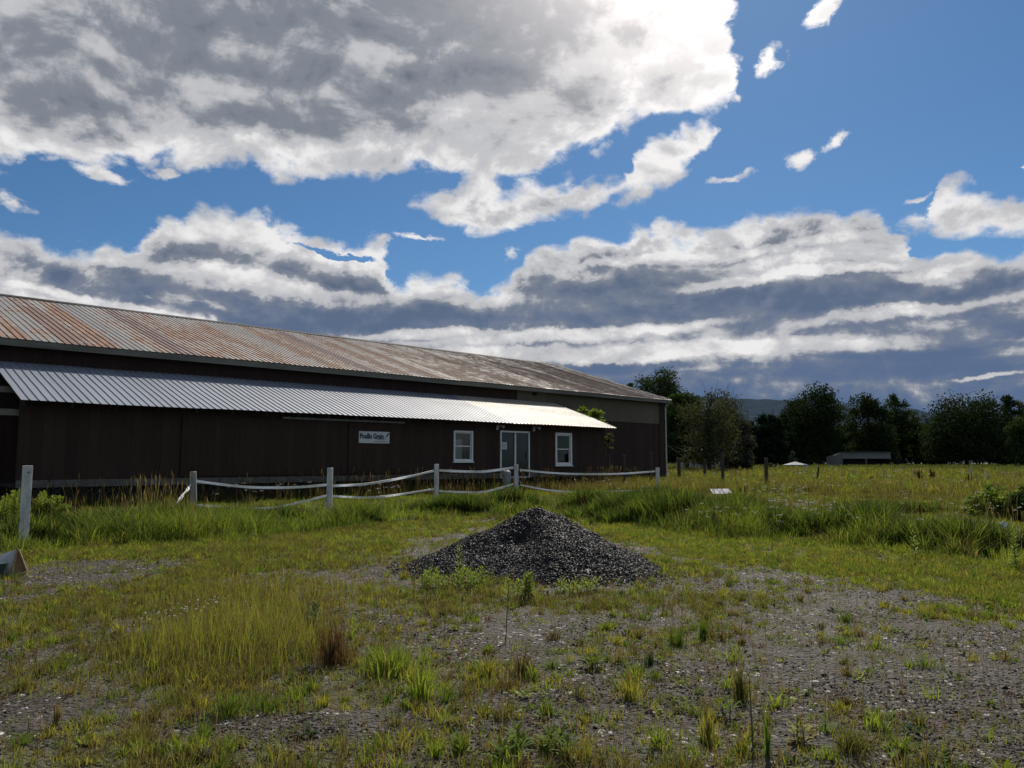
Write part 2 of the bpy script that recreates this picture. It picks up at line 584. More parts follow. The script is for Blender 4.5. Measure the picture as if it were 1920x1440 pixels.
# patches of short green growth on the gravel: (px, py, radius across px, radius deep m, strength)
_patch = [(90, 1150, 150, 0.9, 0.85), (330, 1120, 160, 1.3, 0.95), (450, 1180, 190, 1.1, 1.0), (420, 1240, 170, 0.7, 1.0), (560, 1120, 120, 1.2, 0.7), (430, 1310, 130, 0.35, 1.0), (700, 1120, 120, 1.2, 0.45),
          (230, 1280, 160, 0.5, 0.65), (740, 1260, 130, 0.5, 0.75), (60, 1180, 90, 0.5, 0.9), (300, 1060, 200, 0.9, 0.35), (330, 1400, 160, 0.2, 0.5), (620, 1030, 160, 2.2, 0.75), (720, 1000, 110, 1.8, 0.9),
          (1250, 1065, 90, 1.0, 0.9), (1350, 1035, 130, 1.6, 0.9), (1480, 1055, 120, 1.0, 0.8), (1650, 1070, 190, 1.0, 0.95), (1840, 1105, 150, 1.0, 0.95), (1790, 1152, 85, 0.4, 1.0), (1740, 1150, 70, 0.3, 0.9),
          (1580, 1195, 60, 0.22, 0.6), (1920, 1150, 60, 0.6, 0.8), (900, 1080, 110, 0.5, 0.8), (1130, 1085, 60, 0.3, 0.5), (960, 1110, 120, 0.5, 0.45), (880, 1270, 150, 0.5, 0.4), (0, 1400, 150, 0.3, 0.6),
          (1010, 1400, 150, 0.2, 0.5), (1300, 1230, 80, 0.3, 0.35), (1600, 1330, 70, 0.2, 0.25), (1150, 1010, 500, 0.6, 0.0), (560, 1420, 120, 0.15, 0.4), (1560, 1420, 200, 0.2, 0.35), (250, 1190, 200, 1.2, 0.55)]
_P = []
for px, py, rx, ry, st in _patch:
    gx, gy = G(px, py)
    _P.append((gx, gy, rx / FPX * gy, ry, st))


_Q = []
for px, py, rx, ry, st in [(160, 1072, 190, 1.3, .85), (520, 1085, 110, 1.0, .6), (80, 1340, 150, .5, .7), (700, 1075, 70, 1.0, .7), (560, 1375, 190, .25, .7), (830, 1230, 120, .4, .6), (1000, 1170, 110, .5, .6),
                           (250, 1345, 60, .3, .6), (760, 1350, 160, .25, .5), (40, 1230, 90, .5, .4), (1060, 1310, 160, .3, .6), (900, 1375, 120, .2, .5)]:
    gx, gy = G(px, py)
    _Q.append((gx, gy, rx / FPX * gy, ry, st))


def green(x, y):
    """0 bare gravel .. 1 overgrown"""
    x, y = np.asarray(x, float), np.asarray(y, float)
    g = np.zeros_like(x)
    for gx, gy, rx, ry, st in _P:
        q = np.hypot((x - gx) / rx, (y - gy) / (ry * 1.3))
        g = np.maximum(g, st * sstep(q, 1.35, 0.45))
    n = fbm(x * 1.3, y * 1.3, 21, 4)
    lf = sstep(np.degrees(np.arctan2(x, y)), 8, -14)                 # the left half is more overgrown
    g = np.maximum(g, lf * 0.60 * sstep(fbm(x * 0.8, y * 0.8, 61, 3), 0.28, 0.58))
    cen = sstep(np.hypot((x - 0.2) / 3.2, (y - 8.0) / 5.0), 1.25, 0.5)
    g = np.maximum(g, cen * 0.62 * sstep(fbm(x * 1.0, y * 1.0, 62, 3), 0.34, 0.60))
    back = sstep(np.hypot(x, y) - meadow_edge(x, y), -4.5, -0.8)
    g = np.maximum(g, back * 0.95 * sstep(fbm(x * 0.8, y * 0.8, 63, 3), 0.15, 0.42))
    g = np.maximum(g, 0.30 * sstep(fbm(x * 0.9, y * 0.9, 66, 3), 0.50, 0.66))
    for gx, gy, rx, ry, st in _Q:
        q = np.hypot((x - gx) / rx, (y - gy) / ry)
        g = g * (1 - st * sstep(q, 1.3, 0.5))
    g = np.clip(g * (0.5 + 1.1 * n) + 0.10 * sstep(n, 0.45, 0.7), 0, 1)
    d = np.hypot(x, y)
    e = meadow_edge(x, y) + 1.2 * (fbm(x * 0.7, y * 0.7, 33, 3) - 0.5)
    return np.clip(np.maximum(g, sstep(d - e, -1.6, 0.3) * 1.0), 0, 1)


# the ground: one sheet to the horizon, rings that widen with distance
nr, na = 420, 400
rr = np.concatenate([[0.0], 0.6 * (9000 / 0.6) ** (np.arange(nr) / (nr - 1))])
rr = np.sort(np.concatenate([rr, np.linspace(3, 26, 260)]))
aa = np.linspace(-math.pi, math.pi, na, endpoint=False)
# finer ahead
aa = np.sort(np.concatenate([aa, np.linspace(R(-42), R(42), 700)]))
aa = np.unique(np.round(aa, 6))
RR_, AA_ = np.meshgrid(rr, aa, indexing='ij')
X_, Y_ = RR_ * np.sin(AA_), RR_ * np.cos(AA_)
Z_ = ground_h(X_, Y_)
gr = green(X_, Y_)
nA = len(aa)
V = np.stack([X_, Y_, Z_], -1).reshape(-1, 3)
i0 = np.arange(len(rr) - 1)[:, None] * nA
j0 = np.arange(nA)[None, :]
j1 = (j0 + 1) % nA
F = np.stack([i0 + j0, i0 + j1, i0 + nA + j1, i0 + nA + j0], -1).reshape(-1, 4)
mg, g, b, mo = material('ground')
pos = geo_pos(g)
ga = g.node('ShaderNodeAttribute', attribute_name='tone')
sg = g.node('ShaderNodeSeparateColor')
g.l.new(ga.outputs['Color'], sg.inputs[0])
gm = sg.outputs[0]
vo = g.node('ShaderNodeTexVoronoi')
g.put(vo.inputs['Vector'], pos)
vo.inputs['Scale'].default_value = 34
vs_ = g.node('ShaderNodeSeparateColor')
g.l.new(vo.outputs['Color'], vs_.inputs[0])
vo2 = g.node('ShaderNodeTexVoronoi')
g.put(vo2.inputs['Vector'], pos)
vo2.inputs['Scale'].default_value = 13
stone = g.mix(g.ss(vs_.outputs[0], 0.2, 1.0), (0.010, 0.008, 0.0063), (0.070, 0.056, 0.044))
stone = g.mix(g.ss(vs_.outputs[1], 0.93, 0.97), stone, (0.42, 0.40, 0.38))
silt = g.mix(g.noise(pos, 60, 3, 0.6), (0.021, 0.017, 0.013), (0.048, 0.039, 0.030))
bare = g.mix(g.ss(g.noise(pos, 1.6, 5, 0.6), 0.42, 0.62), stone, silt)
bare = g.mix(g.ss(g.noise(pos, 0.8, 4, 0.6), 0.42, 0.7), bare, g.mix(0.5, bare, (0.055, 0.05, 0.044)))
thatch = g.mix(g.noise(pos, 9, 6, 0.7), (0.018, 0.019, 0.008), (0.085, 0.075, 0.034))
duff = g.mix(g.noise(pos, 14, 6, 0.7), (0.018, 0.016, 0.010), (0.070, 0.058, 0.034))
bare = g.mix(g.m('MULTIPLY', g.ss(g.noise(pos, 2.6, 6, 0.7), 0.48, 0.66), 0.8), bare, duff)
g.put(b.inputs['Base Color'], g.mix(g.ss(g.m('ADD', gm, g.m('MULTIPLY', g.m('SUBTRACT', g.noise(pos, 7, 5, 0.7), 0.5), 0.9)), 0.25, 0.75), bare, thatch))
b.inputs['Roughness'].default_value = 0.85
b.inputs['Specular IOR Level'].default_value = 0.3
hh = g.m('ADD', g.m('MULTIPLY', vo.outputs['Distance'], -0.8), g.m('MULTIPLY', vo2.outputs['Distance'], -0.6))
bump(g, b, g.m('ADD', hh, g.m('MULTIPLY', g.noise(pos, 5, 6, 0.7), 1.4)), 0.9, 0.03)
go = np_mesh('ground', V, F, mg, col=np.repeat(gr.reshape(-1, 1), 3, 1), smooth=True)
tag(go, kind='structure')

# ---------------------------------------------------------------- barn
AX = math.atan2(math.cos(R(46.134)), math.sin(R(46.134)))          # direction of the long side
a_ = np.array([math.cos(AX), math.sin(AX)])
n_ = np.array([-math.sin(AX), math.cos(AX)])
S0, D0, ZB = 5.1, 25.355, 0.28
bo = a_ * S0 + n_ * D0
barn = empty('barn', (bo[0], bo[1], ZB), AX)
tag(barn, 'long low dark brown barn with a rusty ribbed metal roof and a side lean-to', 'barn')


def L(s, d, z):
    """barn coordinates (along, away, above the camera) to the barn's own frame"""
    return (s - S0, d - D0, z + CAMZ - ZB)


def barn_xy(s, d):
    return a_ * s + n_ * d


def M_boards(name, c1, c2, w=0.3, rough=0.85):
    m, g, b, _ = material(name)
    v = objc(g)
    sp = g.node('ShaderNodeSeparateXYZ')
    g.put(sp.inputs[0], v)
    q = g.m('DIVIDE', g.m('ADD', sp.outputs[0], sp.outputs[1]), w)
    idx = g.m('FLOOR', q)
    fr = g.m('FRACT', q)
    wn = g.node('ShaderNodeTexWhiteNoise', noise_dimensions='1D')
    g.put(wn.inputs['W'], idx)
    grain = g.noise(scaled(g, v, (14, 14, 0.7)), 2, 6, 0.65)
    stain = g.noise(scaled(g, v, (0.8, 0.8, 0.5)), 1.2, 5, 0.6)
    f = g.m('ADD', g.m('MULTIPLY', wn.outputs[0], 0.22), g.m('ADD', g.m('MULTIPLY', grain, 0.5), g.m('MULTIPLY', stain, 0.35)))
    g.put(b.inputs['Base Color'], g.mix(g.ss(f, 0.25, 0.85), c1, c2))
    b.inputs['Roughness'].default_value = rough
    b.inputs['Specular IOR Level'].default_value = 0.25
    groove = g.m('MINIMUM', g.ss(fr, 0.0, 0.05), g.ss(fr, 0.95, 1.0, 1, 0))
    bump(g, b, g.m('ADD', g.m('MULTIPLY', groove, 1.0), g.m('MULTIPLY', grain, 0.25)), 0.7, 0.015)
    return m


M_wall = M_boards('brown_siding', (0.026, 0.0145, 0.0115), (0.047, 0.029, 0.023))
M_door = M_boards('brown_door_boards', (0.028, 0.015, 0.0115), (0.047, 0.030, 0.0235), 0.22)
M_panel = M_boards('grey_panel', (0.088, 0.078, 0.055), (0.135, 0.12, 0.087), 0.9)
M_dark = simple('dark_timber', (0.02, 0.016, 0.013), 0.9)
M_void = simple('dark_floor_and_void', (0.012, 0.011, 0.010), 0.95)
M_fascia = simple('weathered_fascia', (0.115, 0.115, 0.095), 0.8, var=0.3, scale=1.5, stretch=(0.5, 1, 4))
M_skirt = simple('grey_skirting_board', (0.10, 0.095, 0.085), 0.85, var=0.35, scale=3, stretch=(0.6, 1, 4))
M_white = simple('white_vinyl', (0.62, 0.63, 0.62), 0.45, var=0.08)
M_pipe = simple('pale_metal_trim', (0.42, 0.41, 0.37), 0.5, var=0.2)
M_rail = simple('track_steel', (0.16, 0.15, 0.14), 0.6, 0.3)


def M_roof(name, kind):
    m, g, b, _ = material(name)
    v = objc(g)
    sp = g.node('ShaderNodeSeparateXYZ')
    g.put(sp.inputs[0], v)
    x, y = sp.outputs[0], sp.outputs[1]
    sheet = g.m('FLOOR', g.m('DIVIDE', x, 0.916))
    wn = g.node('ShaderNodeTexWhiteNoise', noise_dimensions='1D')
    g.put(wn.inputs['W'], sheet)
    wr = wn.outputs[0]
    streaks = g.noise(scaled(g, v, (5.0, 0.35, 0.35)), 1.5, 6, 0.65)
    blot = g.noise(scaled(g, v, (1.0, 0.45, 0.45)), 1.0, 7, 0.68)
    fine = g.noise(v, 22, 4, 0.6)
    if kind == 'rusty':
        rib = g.m('FLOOR', g.m('DIVIDE', x, 0.229))
        wn2 = g.node('ShaderNodeTexWhiteNoise', noise_dimensions='1D')
        g.put(wn2.inputs['W'], rib)
        purl = g.m('SINE', g.m('MULTIPLY', y, 2 * math.pi / 0.62))
        f = g.m('ADD', g.m('MULTIPLY', wr, 0.40), g.m('ADD', g.m('MULTIPLY', streaks, 0.55), g.m('MULTIPLY', blot, 0.8)))
        f = g.m('ADD', f, g.m('MULTIPLY', g.m('SUBTRACT', wn2.outputs[0], 0.5), 0.22))
        cell = g.node('ShaderNodeTexWhiteNoise', noise_dimensions='2D')
        g.put(cell.inputs['Vector'], g.xyz(rib, g.m('FLOOR', g.m('DIVIDE', y, 0.31))))
        f = g.m('ADD', f, g.m('MULTIPLY', g.m('SUBTRACT', cell.outputs[0], 0.5), 0.20))
        f = g.m('ADD', f, g.m('MULTIPLY', purl, 0.05))
        f = g.m('SUBTRACT', f, g.ss(y, 9.0, 13.5, 0, 0.16))       # less rust near the ridge
        f = g.m('ADD', f, g.ss(x, 8.0, 24.0, 0, 0.12))
        rust = g.ss(f, 0.69, 0.96)
        zinc = g.mix(g.m('ADD', g.m('MULTIPLY', wr, 0.4), g.m('MULTIPLY', streaks, 0.6)), (0.16, 0.155, 0.15), (0.43, 0.41, 0.38))
        r1 = g.mix(g.ss(g.noise(scaled(g, v, (2, 0.8, 0.8)), 2.5, 6, 0.7), 0.35, 0.65), (0.24, 0.12, 0.06), (0.11, 0.048, 0.031))
        r1 = g.mix(g.ss(wn.outputs[0], 0.86, 0.9), r1, (0.11, 0.06, 0.055))
        r1 = g.mix(g.ss(x, 10, 30, 0.0, 0.62), r1, (0.15, 0.11, 0.09))
        g.put(b.inputs['Base Color'], g.mix(rust, zinc, r1))
        g.put(b.inputs['Metallic'], g.m('MULTIPLY', g.m('SUBTRACT', 1.0, rust), 0.35))
        g.put(b.inputs['Roughness'], g.ss(rust, 0, 1, 0.42, 0.75))
        bump(g, b, fine, 0.2, 0.004)
    elif kind == 'zinc':
        c = g.mix(g.m('ADD', g.m('MULTIPLY', wr, 0.35), g.m('MULTIPLY', streaks, 0.65)), (0.15, 0.172, 0.212), (0.21, 0.238, 0.288))
        g.put(b.inputs['Base Color'], c)
        b.inputs['Metallic'].default_value = 0.05
        b.inputs['Roughness'].default_value = 0.52
        bump(g, b, blot, 0.15, 0.01)
    else:
        c = g.mix(g.m('ADD', g.m('MULTIPLY', wr, 0.4), g.m('MULTIPLY', streaks, 0.6)), (0.31, 0.295, 0.25), (0.40, 0.38, 0.33))
        c = g.mix(g.ss(g.noise(v, 3, 6, 0.7), 0.62, 0.8), c, (0.36, 0.27, 0.19))
        g.put(b.inputs['Base Color'], c)
        b.inputs['Metallic'].default_value = 0.1
        b.inputs['Roughness'].default_value = 0.5
        bump(g, b, blot, 0.15, 0.01)
    return m


def ribbed(name, mat, s0, s1, dlo, zlo, dhi, zhi, parent, pitch=0.229, rib=0.042, hgt=0.026, wave=0.0):
    """ribbed sheet metal from the eave (dlo, zlo) up to (dhi, zhi), between s0 and s1"""
    prof = [(0, 0)]
    n = int(round((s1 - s0) / pitch))
    xs, hs = [], []
    for i in range(n):
        x = s0 + i * pitch
        xs += [x, x + pitch - rib * 0.9, x + pitch - rib * 0.72, x + pitch - rib * 0.40]
        hs += [0, 0, hgt, hgt]
    xs.append(s0 + n * pitch)
    hs.append(0)
    xs, hs = np.array(xs), np.array(hs)
    rows = 13
    t = np.linspace(0, 1, rows)
    XX, TT = np.meshgrid(xs, t)
    HH = np.meshgrid(hs, t)[0]
    sl = math.atan2(zhi - zlo, dhi - dlo)
    dd = dlo + (dhi - dlo) * TT - HH * math.sin(sl)
    sag = wave * (fbm(XX * 0.35, TT * 3.0, 3, 3) - 0.5)
    zz = zlo + (zhi - zlo) * TT + HH * math.cos(sl) + sag
    V = np.stack([XX - S0, dd - D0, zz + CAMZ - ZB], -1).reshape(-1, 3)
    m = len(xs)
    i0 = np.arange(rows - 1)[:, None] * m
    j = np.arange(m - 1)[None, :]
    F = np.stack([i0 + j, i0 + j + 1, i0 + m + j + 1, i0 + m + j], -1).reshape(-1, 4)
    # underside
    V2 = V.copy()
    V2[:, 2] -= 0.012 + np.tile(hs, rows) * 0.0
    F2 = F[:, ::-1] + len(V)
    return np_mesh(name, np.concatenate([V, V2]), np.concatenate([F, F2]), mat, parent)


DM, ZMT = 29.387, 3.22                       # main wall plane, top of the lean-to roof
DE, ZE, DR, ZR = 28.95, 3.93, 38.9, 7.10     # eave and ridge
SL, SR = -9.0, 42.05                         # main building ends
o = ribbed('main_roof', M_roof('rusty_ribbed_roof', 'rusty'), SL, SR + 0.15, DE, ZE, DR, ZR, barn, wave=0.05)
o['label'] = 'big rusty ribbed metal roof of the barn'
M_roofback = M_roof('ribbed_roof_far_side', 'zinc')
ribbed('far_roof', M_roofback, SL, SR + 0.15, 2 * DR - DE, ZE, DR, ZR, barn)
m = MB()
rs = [SL, *np.arange(6, 42, 4.0), SR + 0.12]
m.add([L(SL, DR - 0.22, ZR - 0.035), L(SR + .12, DR - 0.22, ZR - 0.035), L(SR + .12, DR, ZR + 0.07), L(SL, DR, ZR + 0.07), L(SL, DR + 0.22, ZR - 0.03), L(SR + .12, DR + 0.22, ZR - 0.03)],
      [(0, 1, 2, 3), (3, 2, 5, 4)])
m.build('ridge_cap', simple('dark_ridge_cap', (0.03, 0.031, 0.033), 0.8, 0.0, 0.2), barn)
m = MB()
m.box(L(SL, DE + 0.02, ZE - 0.235), L(SR + 0.1, DE + 0.06, ZE - 0.012))
m.build('fascia', M_fascia, barn)
m = MB()                                                       # soffit between fascia and wall
m.box(L(SL, DE + 0.062, ZE - 0.20), L(SR, DM + 0.02, ZE - 0.17))
m.build('soffit', M_dark, barn)
# gable end trim (rake) on the right
m = MB()
for (d0, z0, d1, z1) in ((DE + 0.03, ZE - 0.02, DR, ZR - 0.02), (DR, ZR - 0.02, 2 * DR - DE, ZE - 0.02)):
    m.add([L(SR + 0.105, d0, z0), L(SR + 0.145, d0, z0), L(SR + 0.145, d1, z1), L(SR + 0.105, d1, z1),
           L(SR + 0.105, d0, z0 - 0.2), L(SR + 0.145, d0, z0 - 0.2), L(SR + 0.145, d1, z1 - 0.2), L(SR + 0.105, d1, z1 - 0.2)],
          [(0, 1, 2, 3), (4, 7, 6, 5), (0, 3, 7, 4), (1, 5, 6, 2), (0, 4, 5, 1), (3, 2, 6, 7)])
m.build('rake_board', M_fascia, barn)
# main walls: front in two lengths with a wide doorway left of the lean-to, gable, back
m = MB()
zb = -1.25
m.box(L(1.0, DM, zb), L(SR, DM + 0.15, ZE - 0.17))
m.box(L(SL, DM, zb), L(-4.0, DM + 0.15, ZE - 0.17))
m.box(L(-4.0, DM, 2.2), L(1.0, DM + 0.15, ZE - 0.17))
m.build('wall', M_wall, barn)
m = MB()
for s in (SL, SR - 0.15):
    m = MB()
    m.add([L(s, DM + .152, zb), L(s, 2 * DR - DM, zb), L(s, 2 * DR - DM, ZE), L(s, DR, ZR - 0.06), L(s, DM + .152, ZE),
           L(s + .15, DM + .152, zb), L(s + .15, 2 * DR - DM, zb), L(s + .15, 2 * DR - DM, ZE), L(s + .15, DR, ZR - 0.06), L(s + .15, DM + .152, ZE)],
          [(0, 4, 3, 2, 1), (5, 6, 7, 8, 9), (0, 1, 6, 5), (1, 2, 7, 6), (2, 3, 8, 7), (3, 4, 9, 8), (4, 0, 5, 9)])
    m.build('gable_wall', M_wall, barn)
m = MB()
m.box(L(SL + .152, 2 * DR - DM - .15, zb), L(SR - .152, 2 * DR - DM, ZE))
m.build('back_wall', M_wall, barn)
m = MB()                                                       # grey upper panels on the open stretch of wall
m.box(L(28.6, DM - 0.035, 2.36), L(41.35, DM - 0.003, ZE - 0.21))
m.build('upper_panel', M_panel, barn)
m = MB()
m.box(L(41.36, DM - 0.045, zb), L(42.06, DM - 0.003, ZE - 0.205))
m.build('corner_board', M_wall, barn)
m = MB()
m.tube([L(41.98, DM - 0.10, -1.3), L(41.98, DM - 0.10, ZE - 0.5), L(42.02, DM - 0.2, ZE - 0.3)], 0.055, 10)
m.build('downspout', M_pipe, barn)
m = MB()
m.tube([L(29.86, DM - 0.25, 3.60), L(29.86, DM - 0.02, 3.60)], 0.09, 10)
m.build('vent', M_dark, barn)

# ---- lean-to
ZLE = 1.685
DW, DLE = D0, D0 - 0.45
zincM = M_roof('zinc_ribbed_roof', 'zinc')
creamM = M_roof('cream_ribbed_roof', 'cream')
SPL = 24.05                                                  # the older grey sheets end and the paler ones begin (slanting with the ribs)
o = ribbed('lean_to_roof', zincM, 5.02, SPL - 0.06, DLE, ZLE, DM, ZMT, barn, wave=0.05)
o['label'] = 'blue grey ribbed metal sheets of the lean-to roof'
o = ribbed('lean_to_roof', creamM, SPL, 31.33, DLE - 0.02, ZLE - 0.01, DM, ZMT, barn, hgt=0.026, rib=0.038, wave=0.04)
o['label'] = 'pale cream ribbed metal sheets at the right end of the lean-to roof'
m = MB()
m.box(L(SPL, DLE + 0.01, ZLE - 0.05), L(31.33, DLE + 0.03, ZLE - 0.005))
m.build('drip_edge', simple('rusty_edge', (0.20, 0.07, 0.035), 0.8), barn)
m = MB()                                                       # rafters under the lean-to
for s in np.arange(5.1, 31.4, 1.2):
    z0, z1 = ZLE - 0.03, ZMT - 0.03
    m.add([L(s, DLE + .06, z0 - .12), L(s + .05, DLE + .06, z0 - .12), L(s + .05, DM - .01, z1 - .14), L(s, DM - .01, z1 - .14),
           L(s, DLE + .06, z0), L(s + .05, DLE + .06, z0), L(s + .05, DM - .01, z1 - .01), L(s, DM - .01, z1 - .01)],
          [(0, 3, 2, 1), (4, 5, 6, 7), (0, 1, 5, 4), (1, 2, 6, 5), (2, 3, 7, 6), (3, 0, 4, 7)])
m.build('rafters', M_dark, barn)
m = MB()                                                       # beam ends at the open left end
m.box(L(4.2, DW + 0.2, 1.28), L(5.6, DW + 0.35, 1.46))
m.build('beam', simple('grey_beam', (0.14, 0.13, 0.11), 0.85), barn)
m = MB()
m.box(L(4.25, DW + 1.5, 2.02), L(5.3, DW + 1.62, 2.20))
m.build('beam', bpy.data.materials['grey_beam'], barn)
ZF = -0.545                                                    # foot of the siding
ZTW = 1.70
openings = [(20.95, 21.98, -0.02, 1.26), (23.64, 25.46, -0.76, 1.33), (27.25, 28.38, -0.207, 1.324)]
m = MB()
s = 5.1
for (u0, u1, w0, w1) in openings:
    m.box(L(s, DW, ZF), L(u0, DW + 0.12, ZTW))
    if w0 > ZF:
        m.box(L(u0, DW, ZF), L(u1, DW + 0.12, w0))
    m.box(L(u0, DW, w1), L(u1, DW + 0.12, ZTW))
    s = u1
m.box(L(s, DW, ZF), L(30.95, DW + 0.12, ZTW))
o = m.build('wall', M_wall, barn)
o['label'] = 'brown board siding of the lean-to'
m = MB()                                                       # right end wall of the lean-to
s = 30.85
m.add([L(s, DW + .121, -1.2), L(s, DM - .01, -1.2), L(s, DM - .01, ZMT - .18), L(s, DW + .121, ZTW),
       L(s + .1, DW + .121, -1.2), L(s + .1, DM - .01, -1.2), L(s + .1, DM - .01, ZMT - .18), L(s + .1, DW + .121, ZTW)],
      [(0, 3, 2, 1), (4, 5, 6, 7), (0, 1, 5, 4), (1, 2, 6, 5), (2, 3, 7, 6), (3, 0, 4, 7)])
m.build('end_wall', M_wall, barn)
m = MB()
m.box(L(5.1, DW + .121, -0.76), L(30.84, DM - .01, -0.70))
m.build('floor', M_void, barn)
m = MB()
m.box(L(20.4, DW + 1.9, -0.69), L(20.5, DM - .02, 2.1))
m.box(L(22.9, DW + 1.2, -0.69), L(23.0, DM - .02, 2.1))
m.build('partition', M_dark, barn)
m = MB()
m.box(L(5.1, DW - 0.03, -0.76), L(23.62, DW - 0.003, ZF - 0.004))
m.box(L(25.48, DW - 0.03, -0.76), L(30.95, DW - 0.003, ZF - 0.004))
m.build('skirting_board', M_skirt, barn)
m = MB()                                                       # near-black sheet painting the shade of the crawl space, behind the lattice
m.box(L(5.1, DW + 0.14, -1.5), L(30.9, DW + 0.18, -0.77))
m.build('crawl_space_shade', M_void, barn)
m = MB()
for s in np.arange(5.2, 19.5, 0.28):
    for sg_ in (1, -1):
        p, q = (s, s + 0.5) if sg_ > 0 else (s + 0.5, s)
        y = DW + (0.02 if sg_ > 0 else 0.035)
        m.add([L(p - .015, y, -1.27), L(p + .015, y, -1.27), L(q + .015, y, -0.77), L(q - .015, y, -0.77)], [(0, 1, 2, 3)])
m.build('lattice', simple('lattice_strip', (0.04, 0.04, 0.036), 0.9), barn)
m = MB()                                                       # sliding barn door with its track
m.box(L(9.6, DW - 0.06, -0.50), L(15.70, DW - 0.006, 1.46))
m.build('barn_door', M_door, barn)
m = MB()
m.box(L(15.80, DW - 0.05, -0.50), L(18.25, DW - 0.006, 1.44))
m.build('barn_door', M_door, barn)
m = MB()
m.box(L(13.05, DW - 0.12, 1.48), L(18.33, DW - 0.064, 1.545))
for s in np.arange(13.3, 18.3, 0.8):
    m.box(L(s, DW - 0.0635, 1.46), L(s + .05, DW - 0.006, 1.57))
m.build('door_track', M_rail, barn)

# glass
mg_, g, b, out = material('window_glass')
gl = g.node('ShaderNodeBsdfGlossy')
gl.inputs['Roughness'].default_value = 0.03
gl.inputs['Color'].default_value = (1, 1, 1, 1)
tr = g.node('ShaderNodeBsdfTransparent')
tr.inputs['Color'].default_value = (0.6, 0.65, 0.68, 1)
fr = g.node('ShaderNodeFresnel')
fr.inputs['IOR'].default_value = 1.5
mxs = g.node('ShaderNodeMixShader')
g.put(mxs.inputs[0], fr.outputs[0])
g.l.new(tr.outputs[0], mxs.inputs[1])
g.l.new(gl.outputs[0], mxs.inputs[2])
g.l.new(mxs.outputs[0], out.inputs[0])
M_glass = mg_
mg2, g, b, out = material('door_glass')
b.inputs['Base Color'].default_value = (0.014, 0.018, 0.026, 1)
b.inputs['Roughness'].default_value = 0.12
b.inputs['Specular IOR Level'].default_value = 0.45
bump(g, b, g.noise(objc(g), 0.9, 2, 0.5), 0.05, 0.02)
M_dglass = mg2


def frame(mb, s0, s1, z0, z1, w, d0, d1):
    """rectangular ring in the wall plane"""
    mb.box(L(s0, d0, z0), L(s0 + w, d1, z1))
    mb.box(L(s1 - w, d0, z0), L(s1, d1, z1))
    mb.box(L(s0 + w, d0, z1 - w), L(s1 - w, d1, z1))
    mb.box(L(s0 + w, d0, z0), L(s1 - w, d1, z0 + w))


def window(s0, s1, z0, z1, label, casing=0.07):
    m = MB()
    frame(m, s0 - 0.02, s1 + 0.02, z0 - 0.02, z1 + 0.02, casing, DW - 0.05, DW + 0.05)
    w = m.build('window', M_white, barn)
    w['label'] = label
    zm = (z0 + z1) / 2
    m = MB()
    c = casing - 0.02
    frame(m, s0 + c, s1 - c, zm - 0.02, z1 - c, 0.045, DW + 0.0, DW + 0.03)
    m.build('sash', M_white, w)
    m = MB()
    frame(m, s0 + c, s1 - c, z0 + c, zm + 0.02, 0.045, DW + 0.031, DW + 0.06)
    m.build('sash', M_white, w)
    m = MB()
    m.add([L(s0 + c, DW + .015, zm), L(s1 - c, DW + .015, zm), L(s1 - c, DW + .015, z1 - c), L(s0 + c, DW + .015, z1 - c)], [(0, 1, 2, 3)])
    m.build('pane', M_glass, w)
    m = MB()
    m.add([L(s0 + c, DW + .045, z0 + c), L(s1 - c, DW + .045, z0 + c), L(s1 - c, DW + .045, zm), L(s0 + c, DW + .045, zm)], [(0, 1, 2, 3)])
    m.build('pane', M_glass, w)
    m = MB()
    m.box(L(s0 - 0.05, DW - 0.09, z0 - 0.06), L(s1 + 0.05, DW + 0.0, z0 - 0.022))
    m.build('sill', M_white, w)
    return w


window(*openings[0], 'left lean-to window with something pale standing behind the glass')
window(*openings[2], 'right lean-to window with a thick white frame and dark panes', 0.10)
m = MB()
m.box(L(20.75, DW + 0.35, -0.69), L(21.72, DW + 0.9, 0.92))
ob = m.build('appliance', simple('pale_enamel', (0.62, 0.68, 0.64), 0.5, var=0.05), None, bevel=0.02)
ob.matrix_world = Matrix.Translation((bo[0], bo[1], ZB)) @ Matrix.Rotation(AX, 4, 'Z')
tag(ob, 'pale tall cabinet standing inside the barn behind the left lean-to window', 'cabinet')

m = MB()
frame(m, 23.62, 25.48, -0.78, 1.35, 0.075, DW - 0.04, DW + 0.08)
m.box(L(24.52, DW - 0.035, -0.70), L(24.60, DW + 0.06, 1.275))
dr = m.build('sliding_door', M_white, barn)
m = MB()
m.add([L(23.69, DW + .02, -0.705), L(24.52, DW + .02, -0.705), L(24.52, DW + .02, 1.275), L(23.69, DW + .02, 1.275)], [(0, 1, 2, 3)])
m.build('pane', M_dglass, dr)
m = MB()
m.add([L(24.60, DW + .0, -0.705), L(25.41, DW + .0, -0.705), L(25.41, DW + .0, 1.275), L(24.60, DW + .0, 1.275)], [(0, 1, 2, 3)])
m.build('pane', M_dglass, dr)
m = MB()
m.box(L(25.30, DW - 0.07, 0.1), L(25.34, DW - 0.041, 0.4))
m.build('handle', M_rail, dr)


